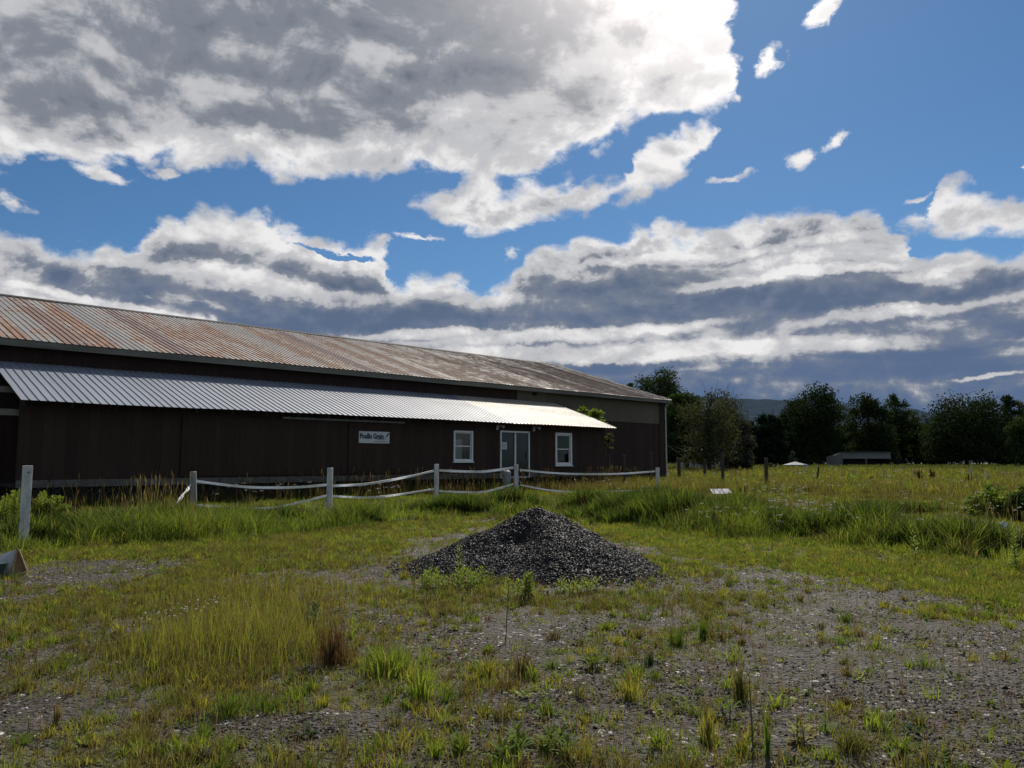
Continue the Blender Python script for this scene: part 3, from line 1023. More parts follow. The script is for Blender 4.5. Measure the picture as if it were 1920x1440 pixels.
def floodlight(s, z, flip):
    m = MB()
    m.tube([L(s, DW - 0.06, z), L(s, DW - 0.006, z)], 0.07, 12)
    m.tube([L(s, DW - 0.05, z), L(s + .14 * flip, DW - 0.12, z + 0.03)], 0.014, 6)
    m.tube([L(s, DW - 0.05, z), L(s - .14 * flip, DW - 0.12, z - 0.05)], 0.014, 6)
    f = m.build('floodlight', M_pipe, barn)
    for k, dz in ((1, 0.03), (-1, -0.05)):
        m = MB()
        c = Vector(L(s + .14 * flip * k, DW - 0.12, z + dz))
        dv = Vector((.35 * k * flip, -0.8, -0.45)).normalized()
        m.tube([c - dv * .02, c + dv * .05, c + dv * .13, c + dv * .15], [.03, .045, .07, .065], 12)
        m.build('lamp_head', M_pipe, f)
    return f


floodlight(23.45, 1.53, 1)['label'] = 'twin floodlight above the left end of the sliding door'
floodlight(25.75, 1.53, 1)['label'] = 'twin floodlight between the sliding door and the right window'


# signs
def text_mesh(name, body, size, mat, parent, origin, offset=0.0, sx=1.0, slant=0.0):
    cu = bpy.data.curves.new(name, 'FONT')
    cu.body = body
    cu.size = size
    cu.offset = offset
    cu.extrude = 0.003
    cu.shear = slant
    t = bpy.data.objects.new(name, cu)
    COL.objects.link(t)
    bpy.context.view_layer.update()
    me = bpy.data.meshes.new_from_object(t.evaluated_get(bpy.context.evaluated_depsgraph_get()))
    bpy.data.objects.remove(t)
    V = np.array([v.co[:] for v in me.vertices])
    x0, x1 = V[:, 0].min(), V[:, 0].max()
    for v in me.vertices:
        x, y, z = v.co
        v.co = (origin[0] + (x - x0) * sx, origin[1] - z, origin[2] + y)
    me.materials.clear()
    me.materials.append(mat)
    o = bpy.data.objects.new(name, me)
    link(o, parent)
    return o, (x1 - x0) * sx


M_signw = simple('sign_white', (0.50, 0.55, 0.55), 0.55, var=0.08)
M_navy = simple('sign_navy', (0.012, 0.014, 0.045), 0.6)
M_brown = simple('sign_grey', (0.16, 0.15, 0.15), 0.6)
sp_ = a_ * 16.93 + n_ * (DW - 0.07)
sign = empty('wall_sign', (sp_[0], sp_[1], CAMZ + 0.90), AX)
tag(sign, 'white rectangular Poulin Grain sign with navy lettering on the brown wall', 'sign')
m = MB()
m.box((-0.70, 0.0, -0.225), (0.70, 0.016, 0.225))
m.build('board', M_signw, sign, bevel=0.004)
t, w = text_mesh('lettering', 'Poulin Grain', 0.27, M_navy, sign, (-0.66, -0.004, -0.045), 0.0115, 0.80)
# slab feet on the tall strokes make it read as a heavy serif face
m = MB()
for x, z in ((-0.625, -0.035), (-0.625, 0.135), (-0.32, 0.14), (-0.26, 0.14), (-0.30, -0.035), (-0.235, -0.035), (-0.17, -0.035), (-0.10, -0.035)):
    m.box((x - 0.035, -0.0065, z - 0.006), (x + 0.04, -0.0045, z + 0.010))
m.build('lettering', M_navy, sign)
m = MB()                                                       # wheat ear sweeping up at the end of the name
pts = [(0.10, -0.0065, -0.065), (0.22, -0.0065, -0.085), (0.36, -0.0065, -0.09), (0.47, -0.0065, -0.06), (0.54, -0.0065, 0.02), (0.61, -0.0065, 0.11)]
m.tube(pts, [0.006, 0.009, 0.010, 0.009, 0.007, 0.005], 6)
for k in range(6):
    t_ = k / 5
    x, z = 0.535 + 0.10 * t_, 0.02 + 0.12 * t_
    for sg_ in (1, -1):
        m.tube([(x, -0.006, z), (x + 0.02 + 0.018 * sg_, -0.006, z + 0.028 - 0.014 * sg_), (x + 0.045, -0.006, z + 0.045)], [0.003, 0.012, 0.002], 6)
m.build('wheat_emblem', M_navy, sign)
m = MB()                                                       # the tiny tag line, too small to read
x = -0.05
for w_ in (0.03, 0.10, 0.10, 0.07, 0.09, 0.11, 0.05):
    m.box((x, -0.0045, -0.175), (x + w_, -0.0015, -0.150))
    x += w_ + 0.022
m.build('tag_line', M_brown, sign)
sp_ = a_ * 23.80 + n_ * (DW - 0.065)
note = empty('door_notice', (sp_[0], sp_[1], CAMZ + 0.67), AX)
tag(note, 'small white notice with three grey lines fixed at the left edge of the sliding door', 'notice')
m = MB()
m.box((-0.19, 0.0, -0.16), (0.19, 0.008, 0.16))
m.build('board', M_signw, note, bevel=0.003)
m = MB()
for z, w_ in ((0.085, 0.13), (0.02, 0.12), (-0.045, 0.13), (-0.10, 0.08)):
    m.box((-w_, -0.003, z - 0.016), (w_, -0.001, z + 0.012))
m.build('lettering', M_brown, note)


# ---------------------------------------------------------------- scattered stones
def chips(name, X, Y, Z, size, tone, mat, parent=None, flat=0.45, nrm=None):
    """one mesh of many small angular stones"""
    n = len(X)
    base = np.array([[1, 0, 0], [0, 1, 0], [-1, 0, 0], [0, -1, 0], [0, 0, 1], [0, 0, -1]], float)
    B = base[None] * (0.65 + 0.7 * rng.random((n, 6, 1)))
    B = B + 0.28 * (rng.random((n, 6, 3)) - 0.5)
    B[:, :, 2] *= flat * (0.6 + 0.9 * rng.random((n, 1)))
    th = rng.random(n) * 2 * math.pi
    tl = (rng.random(n) - 0.5) * 1.1
    c, s_ = np.cos(th), np.sin(th)
    ct, st = np.cos(tl), np.sin(tl)
    x, y, z = B[:, :, 0], B[:, :, 1], B[:, :, 2]
    x, z = x * ct[:, None] - z * st[:, None], x * st[:, None] + z * ct[:, None]
    x, y = x * c[:, None] - y * s_[:, None], x * s_[:, None] + y * c[:, None]
    V = np.stack([x * size[:, None] + X[:, None], y * size[:, None] * 0.8 + Y[:, None], z * size[:, None] + Z[:, None]], -1)
    T = np.array([[0, 1, 4], [1, 2, 4], [2, 3, 4], [3, 0, 4], [1, 0, 5], [2, 1, 5], [3, 2, 5], [0, 3, 5]])
    F = (np.arange(n) * 6)[:, None, None] + T[None]
    return np_mesh(name, V.reshape(-1, 3), F.reshape(-1, 3), mat, parent, col=np.repeat(tone, 6, 0))


def M_tone(name, rough=0.7, spec=0.4, gain=1.0):
    m, g, b, _ = material(name)
    at_ = g.node('ShaderNodeAttribute', attribute_name='tone')
    n = g.noise(geo_pos(g), 60, 3, 0.6)
    g.put(b.inputs['Base Color'], g.mix(n, g.vm('MULTIPLY', at_.outputs['Color'], (0.7 * gain,) * 3), g.vm('MULTIPLY', at_.outputs['Color'], (1.3 * gain,) * 3)))
    b.inputs['Roughness'].default_value = rough
    b.inputs['Specular IOR Level'].default_value = spec
    return m


def polar(n, d0, d1, p, amax=40.0, amin=None):
    """n points ahead of the camera, distance with density d**p"""
    q = p + 1
    u = rng.random(n)
    d = np.exp(np.log(d0) + u * np.log(d1 / d0)) if abs(q) < 1e-6 else (d0 ** q + u * (d1 ** q - d0 ** q)) ** (1 / q)
    a = R(-amax if amin is None else amin) + rng.random(n) * R(amax - (-amax if amin is None else amin))
    return d * np.sin(a), d * np.cos(a)


x, y = polar(150000, 3.2, 17, -0.6)
gd = green(x, y)
patchy = fbm(x * 1.1, y * 1.1, 51, 4)
k = rng.random(len(x)) < (1.02 - gd) * (0.18 + 1.1 * sstep(patchy, 0.38, 0.62))
x, y = x[k], y[k]
n = len(x)
sz = 0.0045 + 0.012 * rng.random(n) ** 2.2
sz[rng.random(n) < 0.004] *= 2.3
v = 0.012 + 0.12 * rng.random(n) ** 2.6
v[rng.random(n) < 0.035] = 0.36
tone = np.stack([v * (1.08 + 0.2 * rng.random(n)), v * .94, v * (0.74 + 0.1 * rng.random(n))], -1)
o = chips('gravel', x, y, ground_h(x, y) + sz * 0.12, sz, tone, M_tone('gravel_stone', 0.8, 0.2, 0.80))
tag(o, 'loose grey shale gravel strewn over the bare foreground', 'gravel', kind='stuff')

# ---------------------------------------------------------------- gravel pile
pX, pY = 0.42, 12.15


def pile_h(x, y):
    def cone(cx, cy, h, rx, ry, p=1.0, e=1.0):
        q = np.hypot((x - cx) / rx, (y - cy) / ry)
        return h * (1 - q ** e)
    n = 0.19 * (fbm(x * 1.9, y * 1.9, 3, 4) - 0.5)
    q1 = cone(0.42, 12.30, 0.88, 1.75, 1.75)
    q2 = cone(-0.48, 12.0, 0.47, 1.10, 1.1, e=1.15)
    q3 = cone(0.75, 11.35, 0.50, 1.25, 1.15, e=1.15)
    q4 = cone(1.15, 11.9, 0.33, 0.85, 1.1)
    k = 14
    h = np.log(np.exp(k * q1) + np.exp(k * q2) + np.exp(k * q3) + np.exp(k * q4)) / k
    h = h - 0.13 * np.exp(-(((x - 0.12) / 0.26) ** 2 + ((y - 11.72) / 0.32) ** 2))
    h = h - 0.05 * np.exp(-(((x + 0.05) / 0.6) ** 2 + ((y - 11.35) / 0.12) ** 2))
    h = np.where(h > 0.70, 0.70 + (h - 0.70) * 0.86, h)
    return h + n * sstep(h, 0, 0.3)


gx, gy = np.meshgrid(np.linspace(-1.9, 2.5, 260), np.linspace(10.0, 14.4, 260))
hh_ = pile_h(gx, gy)
gz = ground_h(gx, gy)
zz = gz + np.maximum(hh_, -0.06) + 0.012 * (fbm(gx * 22, gy * 22, 5, 2) - 0.5) * 2
V = np.stack([gx, gy, zz], -1).reshape(-1, 3)
i0 = np.arange(259)[:, None] * 260
j = np.arange(259)[None, :]
F = np.stack([i0 + j, i0 + j + 1, i0 + 261 + j, i0 + 260 + j], -1).reshape(-1, 4)
keep = (hh_.reshape(-1)[F] > -0.05).any(1)
F = F[keep]
M_pile = M_tone('dark_gravel', 0.62, 0.30, 0.9)
idx = np.unique(F)
mp = -np.ones(len(V), int)
mp[idx] = np.arange(len(idx))
pile = np_mesh('gravel_pile', V[idx], mp[F], M_pile, col=np.full((len(idx), 3), 0.007) * np.array([0.9, 1.0, 1.15]))
tag(pile, 'heap of dark blue grey crushed stone on the bare ground', 'gravel pile')
n = 60000
x = -1.9 + 4.4 * rng.random(n)
y = 10.0 + 3.6 * rng.random(n)
h = pile_h(x, y)
spill = rng.random(n) < 0.25 * sstep(h, -0.26, -0.02)
k = (h > -0.01) | spill
x, y, h = x[k], y[k], np.maximum(h[k], 0)
n = len(x)
sz = 0.010 + 0.014 * rng.random(n) ** 1.6
v = 0.004 + 0.014 * rng.random(n) ** 2
v[rng.random(n) < 0.012] = 0.05
tone = np.stack([v * 0.90, v * 0.98, v * 1.16], -1)
o = chips('crushed_stone', x, y, ground_h(x, y) + h + sz * 0.3, sz, tone, M_pile, parent=pile, flat=0.6)
o['kind'] = 'stuff'


# ---------------------------------------------------------------- grass
def M_leaf(name, trans=0.40, rough=0.7, spec=0.10):
    m, g, b, out = material(name)
    at_ = g.node('ShaderNodeAttribute', attribute_name='tone')
    g.put(b.inputs['Base Color'], at_.outputs['Color'])
    b.inputs['Roughness'].default_value = rough
    b.inputs['Specular IOR Level'].default_value = spec
    t = g.node('ShaderNodeBsdfTranslucent')
    g.put(t.inputs[0], g.vm('MULTIPLY', at_.outputs['Color'], (1.35, 1.35, 0.8)))
    mx_ = g.node('ShaderNodeMixShader')
    mx_.inputs[0].default_value = trans
    g.l.new(b.outputs[0], mx_.inputs[1])
    g.l.new(t.outputs[0], mx_.inputs[2])
    g.l.new(mx_.outputs[0], out.inputs[0])
    return m


M_grass = M_leaf('grass_blade')


class Blades:
    def __init__(s):
        s.V, s.C, s.T, s.n = [], [], [], 0

    def add(s, x, y, h, w, ld, lean, tone, z=None, dark_base=0.0):
        """grass blades: place, height, width, lean direction and amount, colour"""
        n = len(x)
        if n == 0:
            return
        z = ground_h(x, y) - 0.01 if z is None else z
        f = rng.random(n) * 2 * math.pi
        wx, wy = np.cos(f) * w * 0.5, np.sin(f) * w * 0.5
        lx, ly = np.cos(ld) * lean * h, np.sin(ld) * lean * h
        ht = h * (1 - 0.35 * np.minimum(lean, 1.2) ** 2 * 0.5)
        P = np.empty((n, 5, 3))
        P[:, 0] = np.stack([x - wx, y - wy, z], -1)
        P[:, 1] = np.stack([x + wx, y + wy, z], -1)
        mx_, my_, mz = x + lx * 0.32, y + ly * 0.32, z + ht * 0.58
        P[:, 2] = np.stack([mx_ - wx * 0.8, my_ - wy * 0.8, mz], -1)
        P[:, 3] = np.stack([mx_ + wx * 0.8, my_ + wy * 0.8, mz], -1)
        P[:, 4] = np.stack([x + lx, y + ly, z + ht], -1)
        T = np.array([[0, 1, 3], [0, 3, 2], [2, 3, 4]])
        s.V.append(P.reshape(-1, 3))
        s.T.append(((np.arange(n) * 5)[:, None, None] + T[None] + s.n).reshape(-1, 3))
        C = np.repeat(tone[:, None, :], 5, 1)
        s.C.append(C.reshape(-1, 3))
        s.n += n * 5

    def stems(s, x, y, h, w, ld, lean, tone, hl, hw, htone):
        """thin stems that carry a seed head of length hl and width hw"""
        n = len(x)
        if n == 0:
            return
        z = ground_h(x, y) - 0.01
        f = rng.random(n) * 2 * math.pi
        wx, wy = np.cos(f) * 0.5, np.sin(f) * 0.5
        lx, ly = np.cos(ld) * lean * h, np.sin(ld) * lean * h

        def pt(t, ww):
            cx, cy, cz = x + lx * t ** 1.7, y + ly * t ** 1.7, z + h * t
            return [np.stack([cx - wx * ww, cy - wy * ww, cz], -1), np.stack([cx + wx * ww, cy + wy * ww, cz], -1)]
        tt = 1 - hl / h
        P = np.stack(pt(0, w) + pt(0.5, w) + pt(tt, w * 0.8) + pt(tt + (1 - tt) * 0.35, hw) + [pt(1.0, 0)[0]], 1)
        T = np.array([[0, 1, 3], [0, 3, 2], [2, 3, 5], [2, 5, 4], [4, 5, 7], [4, 7, 6], [6, 7, 8]])
        s.V.append(P.reshape(-1, 3))
        s.T.append(((np.arange(n) * 9)[:, None, None] + T[None] + s.n).reshape(-1, 3))
        C = np.repeat(tone[:, None, :], 9, 1)
        C[:, 5:] = htone[:, None, :]
        s.C.append(C.reshape(-1, 3))
        s.n += n * 9

    def tufts(s, cx, cy, h, per, spread, w, tone, lean=0.55, hvar=0.45, tvar=0.25):
        n = len(cx)
        per = np.broadcast_to(per, (n,))
        idx = np.repeat(np.arange(n), per)
        m = len(idx)
        r0 = np.abs(rng.normal(size=m)) * 0.6
        r = r0 * (np.broadcast_to(spread, (n,))[idx])
        a = rng.random(m) * 2 * math.pi
        x, y = cx[idx] + r * np.cos(a), cy[idx] + r * np.sin(a)
        hh2 = h[idx] * (1 - hvar * rng.random(m)) * np.clip(1.08 - 0.35 * r0, 0.3, 1)
        ld = a + (rng.random(m) - 0.5) * 2.2
        ln = lean * (0.15 + rng.random(m) ** 1.3)
        tn = tone[idx] * (1 + tvar * (rng.random((m, 1)) - 0.5) * 2)
        s.add(x, y, hh2, np.broadcast_to(w, (n,))[idx] * (0.7 + 0.6 * rng.random(m)), ld, ln, tn)

    def build(s, name, mat=None, parent=None):
        return np_mesh(name, np.concatenate(s.V), np.concatenate(s.T), mat or M_grass, parent, col=np.clip(np.concatenate(s.C), 0, 1))


PAL = {'yellow': (0.235, 0.225, 0.040), 'lime': (0.180, 0.230, 0.034), 'olive': (0.135, 0.126, 0.042), 'green': (0.092, 0.140, 0.024), 'deep': (0.026, 0.044, 0.014),
       'tan': (0.17, 0.135, 0.065), 'rust': (0.100, 0.055, 0.032), 'brown': (0.095, 0.07, 0.035), 'blue': (0.055, 0.085, 0.045)}


def pick(n, weights):
    names = list(weights)
    p = np.array([weights[k] for k in names], float)
    i = rng.choice(len(names), n, p=p / p.sum())
    return np.array([PAL[k] for k in names])[i]


def barn_free(x, y):
    s_ = x * a_[0] + y * a_[1]
    d_ = x * n_[0] + y * n_[1]
    return ~(((s_ > 5.0) & (s_ < 31.2) & (d_ > D0 - 0.02)) | ((s_ > SL - .3) & (s_ < SR + 0.2) & (d_ > DM - 0.1) & (d_ < 2 * DR - DM + .2)))


def near_pile(x, y):
    return pile_h(x, y) > 0.02


B = Blades()
# tufts over the overgrown parts of the foreground
x, y = polar(26000, 3.2, 20, 0.35)
gd = green(x, y)
k = (rng.random(len(x)) < gd ** 1.3) & ~near_pile(x, y) & (np.hypot(x, y) < meadow_edge(x, y) + 0.5)
x, y, gd = x[k], y[k], gd[k]
n = len(x)
tall = fbm(x * 0.9, y * 0.9, 71, 3)
hgt = 0.045 + 0.11 * gd * sstep(tall, 0.35, 0.65) + 0.035 * rng.random(n)
dst = np.hypot(x, y)
tn = pick(n, {'yellow': 3, 'lime': 2.2, 'olive': 3, 'green': 2.4, 'tan': 1.2, 'brown': 1.0, 'rust': 0.5})
zone = (x < 0.5)
warm = np.maximum(sstep(fbm(x * 0.6 + 9, y * 0.6, 83, 3), 0.45, 0.6), 0.75 * sstep(np.degrees(np.arctan2(x, y)), -8, -20))[:, None]
tn = tn * (1 - 0.45 * warm) + np.array(PAL['brown']) * 0.45 * warm
# right of the pile the growth is greener and lower
rt = sstep(x, 1.5, 3.5)[:, None]
tn = tn * (1 - 0.5 * rt) + np.array(PAL['lime']) * 0.4 * rt
hgt = hgt * (1 - 0.35 * rt[:, 0])
B.tufts(x, y, hgt, np.full(n, 16), 0.05 + 0.05 * rng.random(n), 0.0045 + 0.0003 * dst, tn, lean=0.8)

# fine upright stems, dense in the tall patch left of centre
x, y = polar(90000, 3.4, 15, 0.3)
gd = green(x, y)
cx_, cy_ = G(440, 1215)
cx2, cy2 = G(500, 1130)
q = np.maximum(sstep(np.hypot((x - cx_) / 1.05, (y - cy_) / 1.25), 1.25, 0.3), 0.55 * sstep(np.hypot((x - cx2) / 1.5, (y - cy2) / 1.8), 1.3, 0.3))
k = (rng.random(len(x)) < np.maximum(q * 0.95, 0.05 * gd)) & ~near_pile(x, y)
x, y, q = x[k], y[k], q[k]
n = len(x)
hg = (0.12 + 0.30 * q) * (0.55 + 0.55 * rng.random(n))
tn = pick(n, {'yellow': 4, 'olive': 3, 'lime': 2, 'tan': 1.5, 'brown': 1})
B.add(x, y, hg, 0.0045 + 0 * x, rng.random(n) * 6.28, 0.12 + 0.25 * rng.random(n), tn)
k2 = rng.random(n) < 0.12
m_ = int(k2.sum())
B.stems(x[k2], y[k2], hg[k2] * 1.35, np.full(m_, 0.0028), rng.random(m_) * 6.28, 0.05 + 0.15 * rng.random(m_), pick(m_, {'olive': 1, 'tan': 1}), np.full(m_, 0.05), np.full(m_, 0.006), pick(m_, {'tan': 2, 'brown': 1}))

# sparse seedlings and thin brown stalks over the whole gravel
x, y = polar(2600, 3.3, 14, -0.1)
k = ~near_pile(x, y)
x, y = x[k], y[k]
n = len(x)
B.tufts(x, y, 0.03 + 0.05 * rng.random(n), np.full(n, 6), np.full(n, 0.025), np.full(n, 0.0055), pick(n, {'green': 2, 'lime': 2, 'olive': 2, 'rust': 1, 'brown': 1}), lean=1.0)
x, y = polar(4200, 3.6, 14, 0.0)
k = ~near_pile(x, y)
x, y = x[k], y[k]
n = len(x)
B.stems(x, y, 0.10 + 0.2 * rng.random(n), np.full(n, 0.003), rng.random(n) * 6.28, 0.25 * rng.random(n), pick(n, {'brown': 2, 'olive': 1, 'rust': 1}), np.full(n, 0.05), np.full(n, 0.007), pick(n, {'brown': 1, 'rust': 1, 'tan': 1}))
# low olive and brown fuzz over most of the gravel
x, y = polar(34000, 3.2, 17, 0.15)
gd = green(x, y)
k = (rng.random(len(x)) < np.clip(0.06 + 1.1 * gd, 0, 1) * (0.25 + 0.9 * sstep(fbm(x * 2.2, y * 2.2, 77, 3), 0.4, 0.6))) & ~near_pile(x, y)
x, y = x[k], y[k]
n = len(x)
B.tufts(x, y, 0.018 + 0.05 * rng.random(n) ** 1.5, np.full(n, 7), np.full(n, 0.045), 0.004 + 0.0004 * np.hypot(x, y), pick(n, {'olive': 3, 'brown': 3, 'tan': 2, 'green': 1.6, 'yellow': 1.4, 'rust': .5}), lean=1.3)
# bright low growth between the gravel and the bank
x, y = polar(16000, 9.0, 19, 0.6)
e = np.hypot(x, y) - meadow_edge(x, y)
gd = green(x, y)
k = (rng.random(len(x)) < gd * sstep(e, -6.5, -3.0)) & (e < 0.6) & ~near_pile(x, y)
x, y, gd = x[k], y[k], gd[k]
n = len(x)
B.tufts(x, y, 0.05 + 0.12 * gd * rng.random(n), np.full(n, 16), 0.08 + 0.05 * rng.random(n), np.full(n, .011), pick(n, {'yellow': 3, 'lime': 4, 'olive': 2, 'green': 2, 'tan': .5}), lean=0.9, tvar=.3)
# middling tufts, thick at the foot, over the left and middle of the foreground
x, y = polar(2300, 3.4, 13.5, 0.0)
k = (rng.random(len(x)) < 0.12 + 0.9 * green(x, y)) & ~near_pile(x, y)
x, y = x[k], y[k]
n = len(x)
B.tufts(x, y, 0.06 + 0.13 * rng.random(n) ** 1.4, (18 + 50 * rng.random(n)).astype(int), 0.03 + 0.07 * rng.random(n), 0.0055 + 0.003 * rng.random(n), pick(n, {'yellow': 3, 'lime': 3, 'olive': 3, 'green': 2.5, 'brown': 1.2, 'tan': .8}), lean=0.85, hvar=.75, tvar=.35)
go = B.build('grass')
tag(go, 'patchy yellow green grass and thin stalks growing through the gravel', 'grass', kind='stuff')

# single tufts one can point to: (px, py of the foot, height m, spread m, blades, tone, label)
M_tuft = M_grass
TUFTS = [
    (625, 1245, 0.42, 0.20, 300, 'rust', 'rust red tuft of upright dry grass left of centre'),
    (735, 1262, 0.30, 0.26, 300, 'lime', 'widest bright yellow green tuft of broad blades, right of the rust red tuft'),
    (790, 1310, 0.30, 0.10, 90, 'lime', 'bright green tuft with long bent blades below the widest yellow green tuft'),
    (915, 1268, 0.20, 0.12, 150, 'yellow', 'yellow brown rounded tuft on gravel below the pile'),
    (978, 1265, 0.24, 0.10, 130, 'brown', 'brown stalky tuft with a dark foot below the gravel pile'),
    (1180, 1310, 0.20, 0.12, 150, 'yellow', 'squat yellow tuft with a dark hollow foot right of centre'),
    (1270, 1210, 0.24, 0.12, 170, 'green', 'dark green bushy tuft on bare gravel right of the pile'),
    (1318, 1200, 0.24, 0.06, 110, 'green', 'narrow upright green tuft joined to a dark green bushy one'),
    (1136, 1180, 0.12, 0.08, 110, 'lime', 'small fan shaped lime tuft on open gravel under the pile'),
    (1218, 1245, 0.14, 0.07, 90, 'blue', 'small dull blue green tuft on gravel'),
    (1388, 1312, 0.30, 0.07, 150, 'olive', 'tall dry olive tuft with many seed stalks, standing alone on gravel'),
    (1328, 1390, 0.22, 0.06, 120, 'yellow', 'bright yellow green upright tuft near the bottom edge'),
    (1390, 1410, 0.12, 0.06, 80, 'yellow', 'short yellow tuft beside the bright upright tuft near the bottom edge'),
    (1592, 1408, 0.19, 0.10, 150, 'olive', 'olive tuft with a black shaded foot at the bottom right'),
    (1440, 1418, 0.34, 0.02, 30, 'green', 'single thin tall green stalk near the bottom edge'),
    (1585, 1165, 0.15, 0.10, 120, 'green', 'dark green tuft on the open gravel at right'),
    (1640, 1215, 0.10, 0.16, 90, 'lime', 'sprawling lime grass runner on the open gravel at right'),
    (1368, 1098, 0.14, 0.09, 110, 'green', 'small green tuft right of the gravel pile at the edge of the grass'),
    (757, 1085, 0.16, 0.08, 120, 'yellow', 'yellow green tuft standing at the left foot of the gravel pile'),
    (1200, 1105, 0.16, 0.10, 130, 'yellow', 'yellow green tuft at the right foot of the gravel pile'),
    (262, 1395, 0.16, 0.14, 150, 'olive', 'olive tuft over a dark hollow near the bottom left'),
    (108, 1360, 0.17, 0.04, 60, 'tan', 'thin dry tan stalk tuft near the left edge'),
    (950, 1290, 0.12, 0.22, 150, 'brown', 'low spreading brown and yellow tuft below the stalky brown one'),
    (1040, 1200, 0.13, 0.10, 100, 'brown', 'dull brown tuft on gravel above the stalky brown one'),
    (505, 1330, 0.15, 0.2, 220, 'green', 'low bright green clump under the tall yellow grass'),
    (430, 1340, 0.22, 0.16, 200, 'green', 'dark green clump at the foot of the tall yellow grass'),
]
for px, py, h, sp, nb, tone, lab in TUFTS:
    B = Blades()
    gx_, gy_ = G(px, py)
    n = nb
    sc_ = 0.8 if tone != 'rust' else 1
    B.tufts(np.array([gx_]), np.array([gy_]), np.array([h]), np.array([n]), sp * 0.8, 0.006 if tone != 'lime' else 0.010, np.array([PAL[tone]]) * 1.05, lean=0.25 if sp < 0.08 or tone == 'rust' else 0.65, hvar=0.75)
    k_ = max(4, n // 10)
    sx_ = gx_ + (rng.random(k_) - .5) * sp
    sy_ = gy_ + (rng.random(k_) - .5) * sp
    B.stems(sx_, sy_, h * (0.8 + 0.5 * rng.random(k_)), np.full(k_, 0.003), rng.random(k_) * 6.28, 0.2 * rng.random(k_), pick(k_, {'olive': 1, 'brown': 1}), np.full(k_, 0.04), np.full(k_, 0.006), pick(k_, {'tan': 1, 'rust': 1}))
    o = B.build('grass_tuft')
    tag(o, lab, 'grass tuft', 'grass tufts on the gravel')


# ---------------------------------------------------------------- leafy weeds
def leaf_cards(pos, dirs, length, width, tone, fold=0.15):
    """lance shaped leaves: pos (n,3), dirs (n,3)"""
    n = len(pos)
    up = np.tile(np.array([0, 0, 1.0]), (n, 1))
    side = np.cross(dirs, up)
    side /= np.linalg.norm(side, axis=1, keepdims=True) + 1e-9
    Lh, Wd = length[:, None], width[:, None]
    droop = np.array([0, 0, -1.0])[None] * Lh
    P = np.stack([pos, pos + dirs * Lh * .4 + side * Wd * .5, pos + dirs * Lh * .4 - side * Wd * .5,
                  pos + dirs * Lh * .75 + side * Wd * .35 + droop * .08, pos + dirs * Lh * .75 - side * Wd * .35 + droop * .08, pos + dirs * Lh + droop * .2], 1)
    T = np.array([[0, 2, 1], [1, 2, 4], [1, 4, 3], [3, 4, 5]])
    F = ((np.arange(n) * 6)[:, None, None] + T[None]).reshape(-1, 3)
    return P.reshape(-1, 3), F, np.repeat(tone, 6, 0)


M_stem = simple('weed_stem', (0.07, 0.09, 0.03), 0.8)


def weed(px, py, h, leaf, label, tone='lime', nst=1, dens=26, xy=None):
    gx_, gy_ = xy or G(px, py)
    z = float(ground_h(gx_, gy_))
    w = empty('leafy_weed', (gx_, gy_, z))
    tag(w, label, 'weed', 'leafy weeds')
    Ps, Ds, Ls = [], [], []
    for i in range(nst):
        ax, ay = (0, 0) if nst == 1 else ((random.random() - .5) * .13 * nst ** .5, (random.random() - .5) * .1 * nst ** .5)
        hi = h * random.uniform(.7, 1) if nst > 1 else h
        lx, ly = random.uniform(-.1, .1) * hi, random.uniform(-.1, .1) * hi
        m = MB()
        m.tube([(ax, ay, -.01), (ax + lx * .4, ay + ly * .4, hi * .5), (ax + lx, ay + ly, hi)], [.006, .004, .002], 5)
        m.build('stem', M_stem, w)
        nl = int(dens * hi / 0.4)
        t = 0.12 + 0.88 * np.arange(nl) / nl
        ph = np.arange(nl) * 2.4 + random.random() * 6
        Ps.append(np.stack([ax + lx * t ** 1.5, ay + ly * t ** 1.5, hi * t], -1))
        el = 0.35 + 0.7 * t
        Ds.append(np.stack([np.cos(ph) * np.cos(el), np.sin(ph) * np.cos(el), np.sin(el)], -1))
        Ls.append(leaf * (1.1 - 0.55 * t))
    P_, D_, L_ = np.concatenate(Ps), np.concatenate(Ds), np.concatenate(Ls)
    tn = np.array([PAL[tone]]) * (0.8 + 0.4 * rng.random((len(P_), 1)))
    V, F, C_ = leaf_cards(P_, D_, L_, L_ * 0.24, tn)
    np_mesh('leaves', V, F, M_grass, w, col=C_)
    return w


weed(862, 1086, 0.46, 0.13, 'leafy weed with narrow leaves rising against the left front of the gravel pile')
weed(848, 1102, 0.24, 0.11, 'low bushy green weed clump at the left front of the gravel pile', nst=34, dens=34)
weed(966, 1125, 0.32, 0.13, 'tall lime weed of several stems in front of the middle of the gravel pile', nst=8, dens=36)
weed(922, 1092, 0.18, 0.08, 'small leafy weed between two taller ones in front of the gravel pile', nst=2)
weed(1085, 1112, 0.16, 0.12, 'low weed row growing under the right front of the gravel pile', nst=14, dens=34)
weed(948, 1205, 0.50, 0.07, 'slender tall weed with sparse small leaves standing on gravel below the pile', 'olive', dens=14)
weed(1718, 1052, 0.62, 0.14, 'tall weed with arching leaves in front of the dark bank at right', 'lime', dens=26)
weed(1908, 1068, 0.66, 0.15, 'tall weed with arching leaves at the right edge of the picture', 'lime', dens=26, nst=2)
weed(1600, 1012, 0.5, 0.10, 'pale leaved weed in the bank left of the tall arching weed', 'blue', dens=30, nst=2)
weed(1412, 1400, 0.40, 0.05, 'thin upright weed with tiny leaves at the bottom of the gravel', 'olive', dens=26)
weed(1350, 1350, 0.12, 0.14, 'broad leaved green seedling between two yellow tufts', 'green', dens=30, nst=2)
weed(1115, 1250, 0.07, 0.16, 'flat dark green leafy rosette on the gravel right of centre', 'green', dens=90, nst=2)
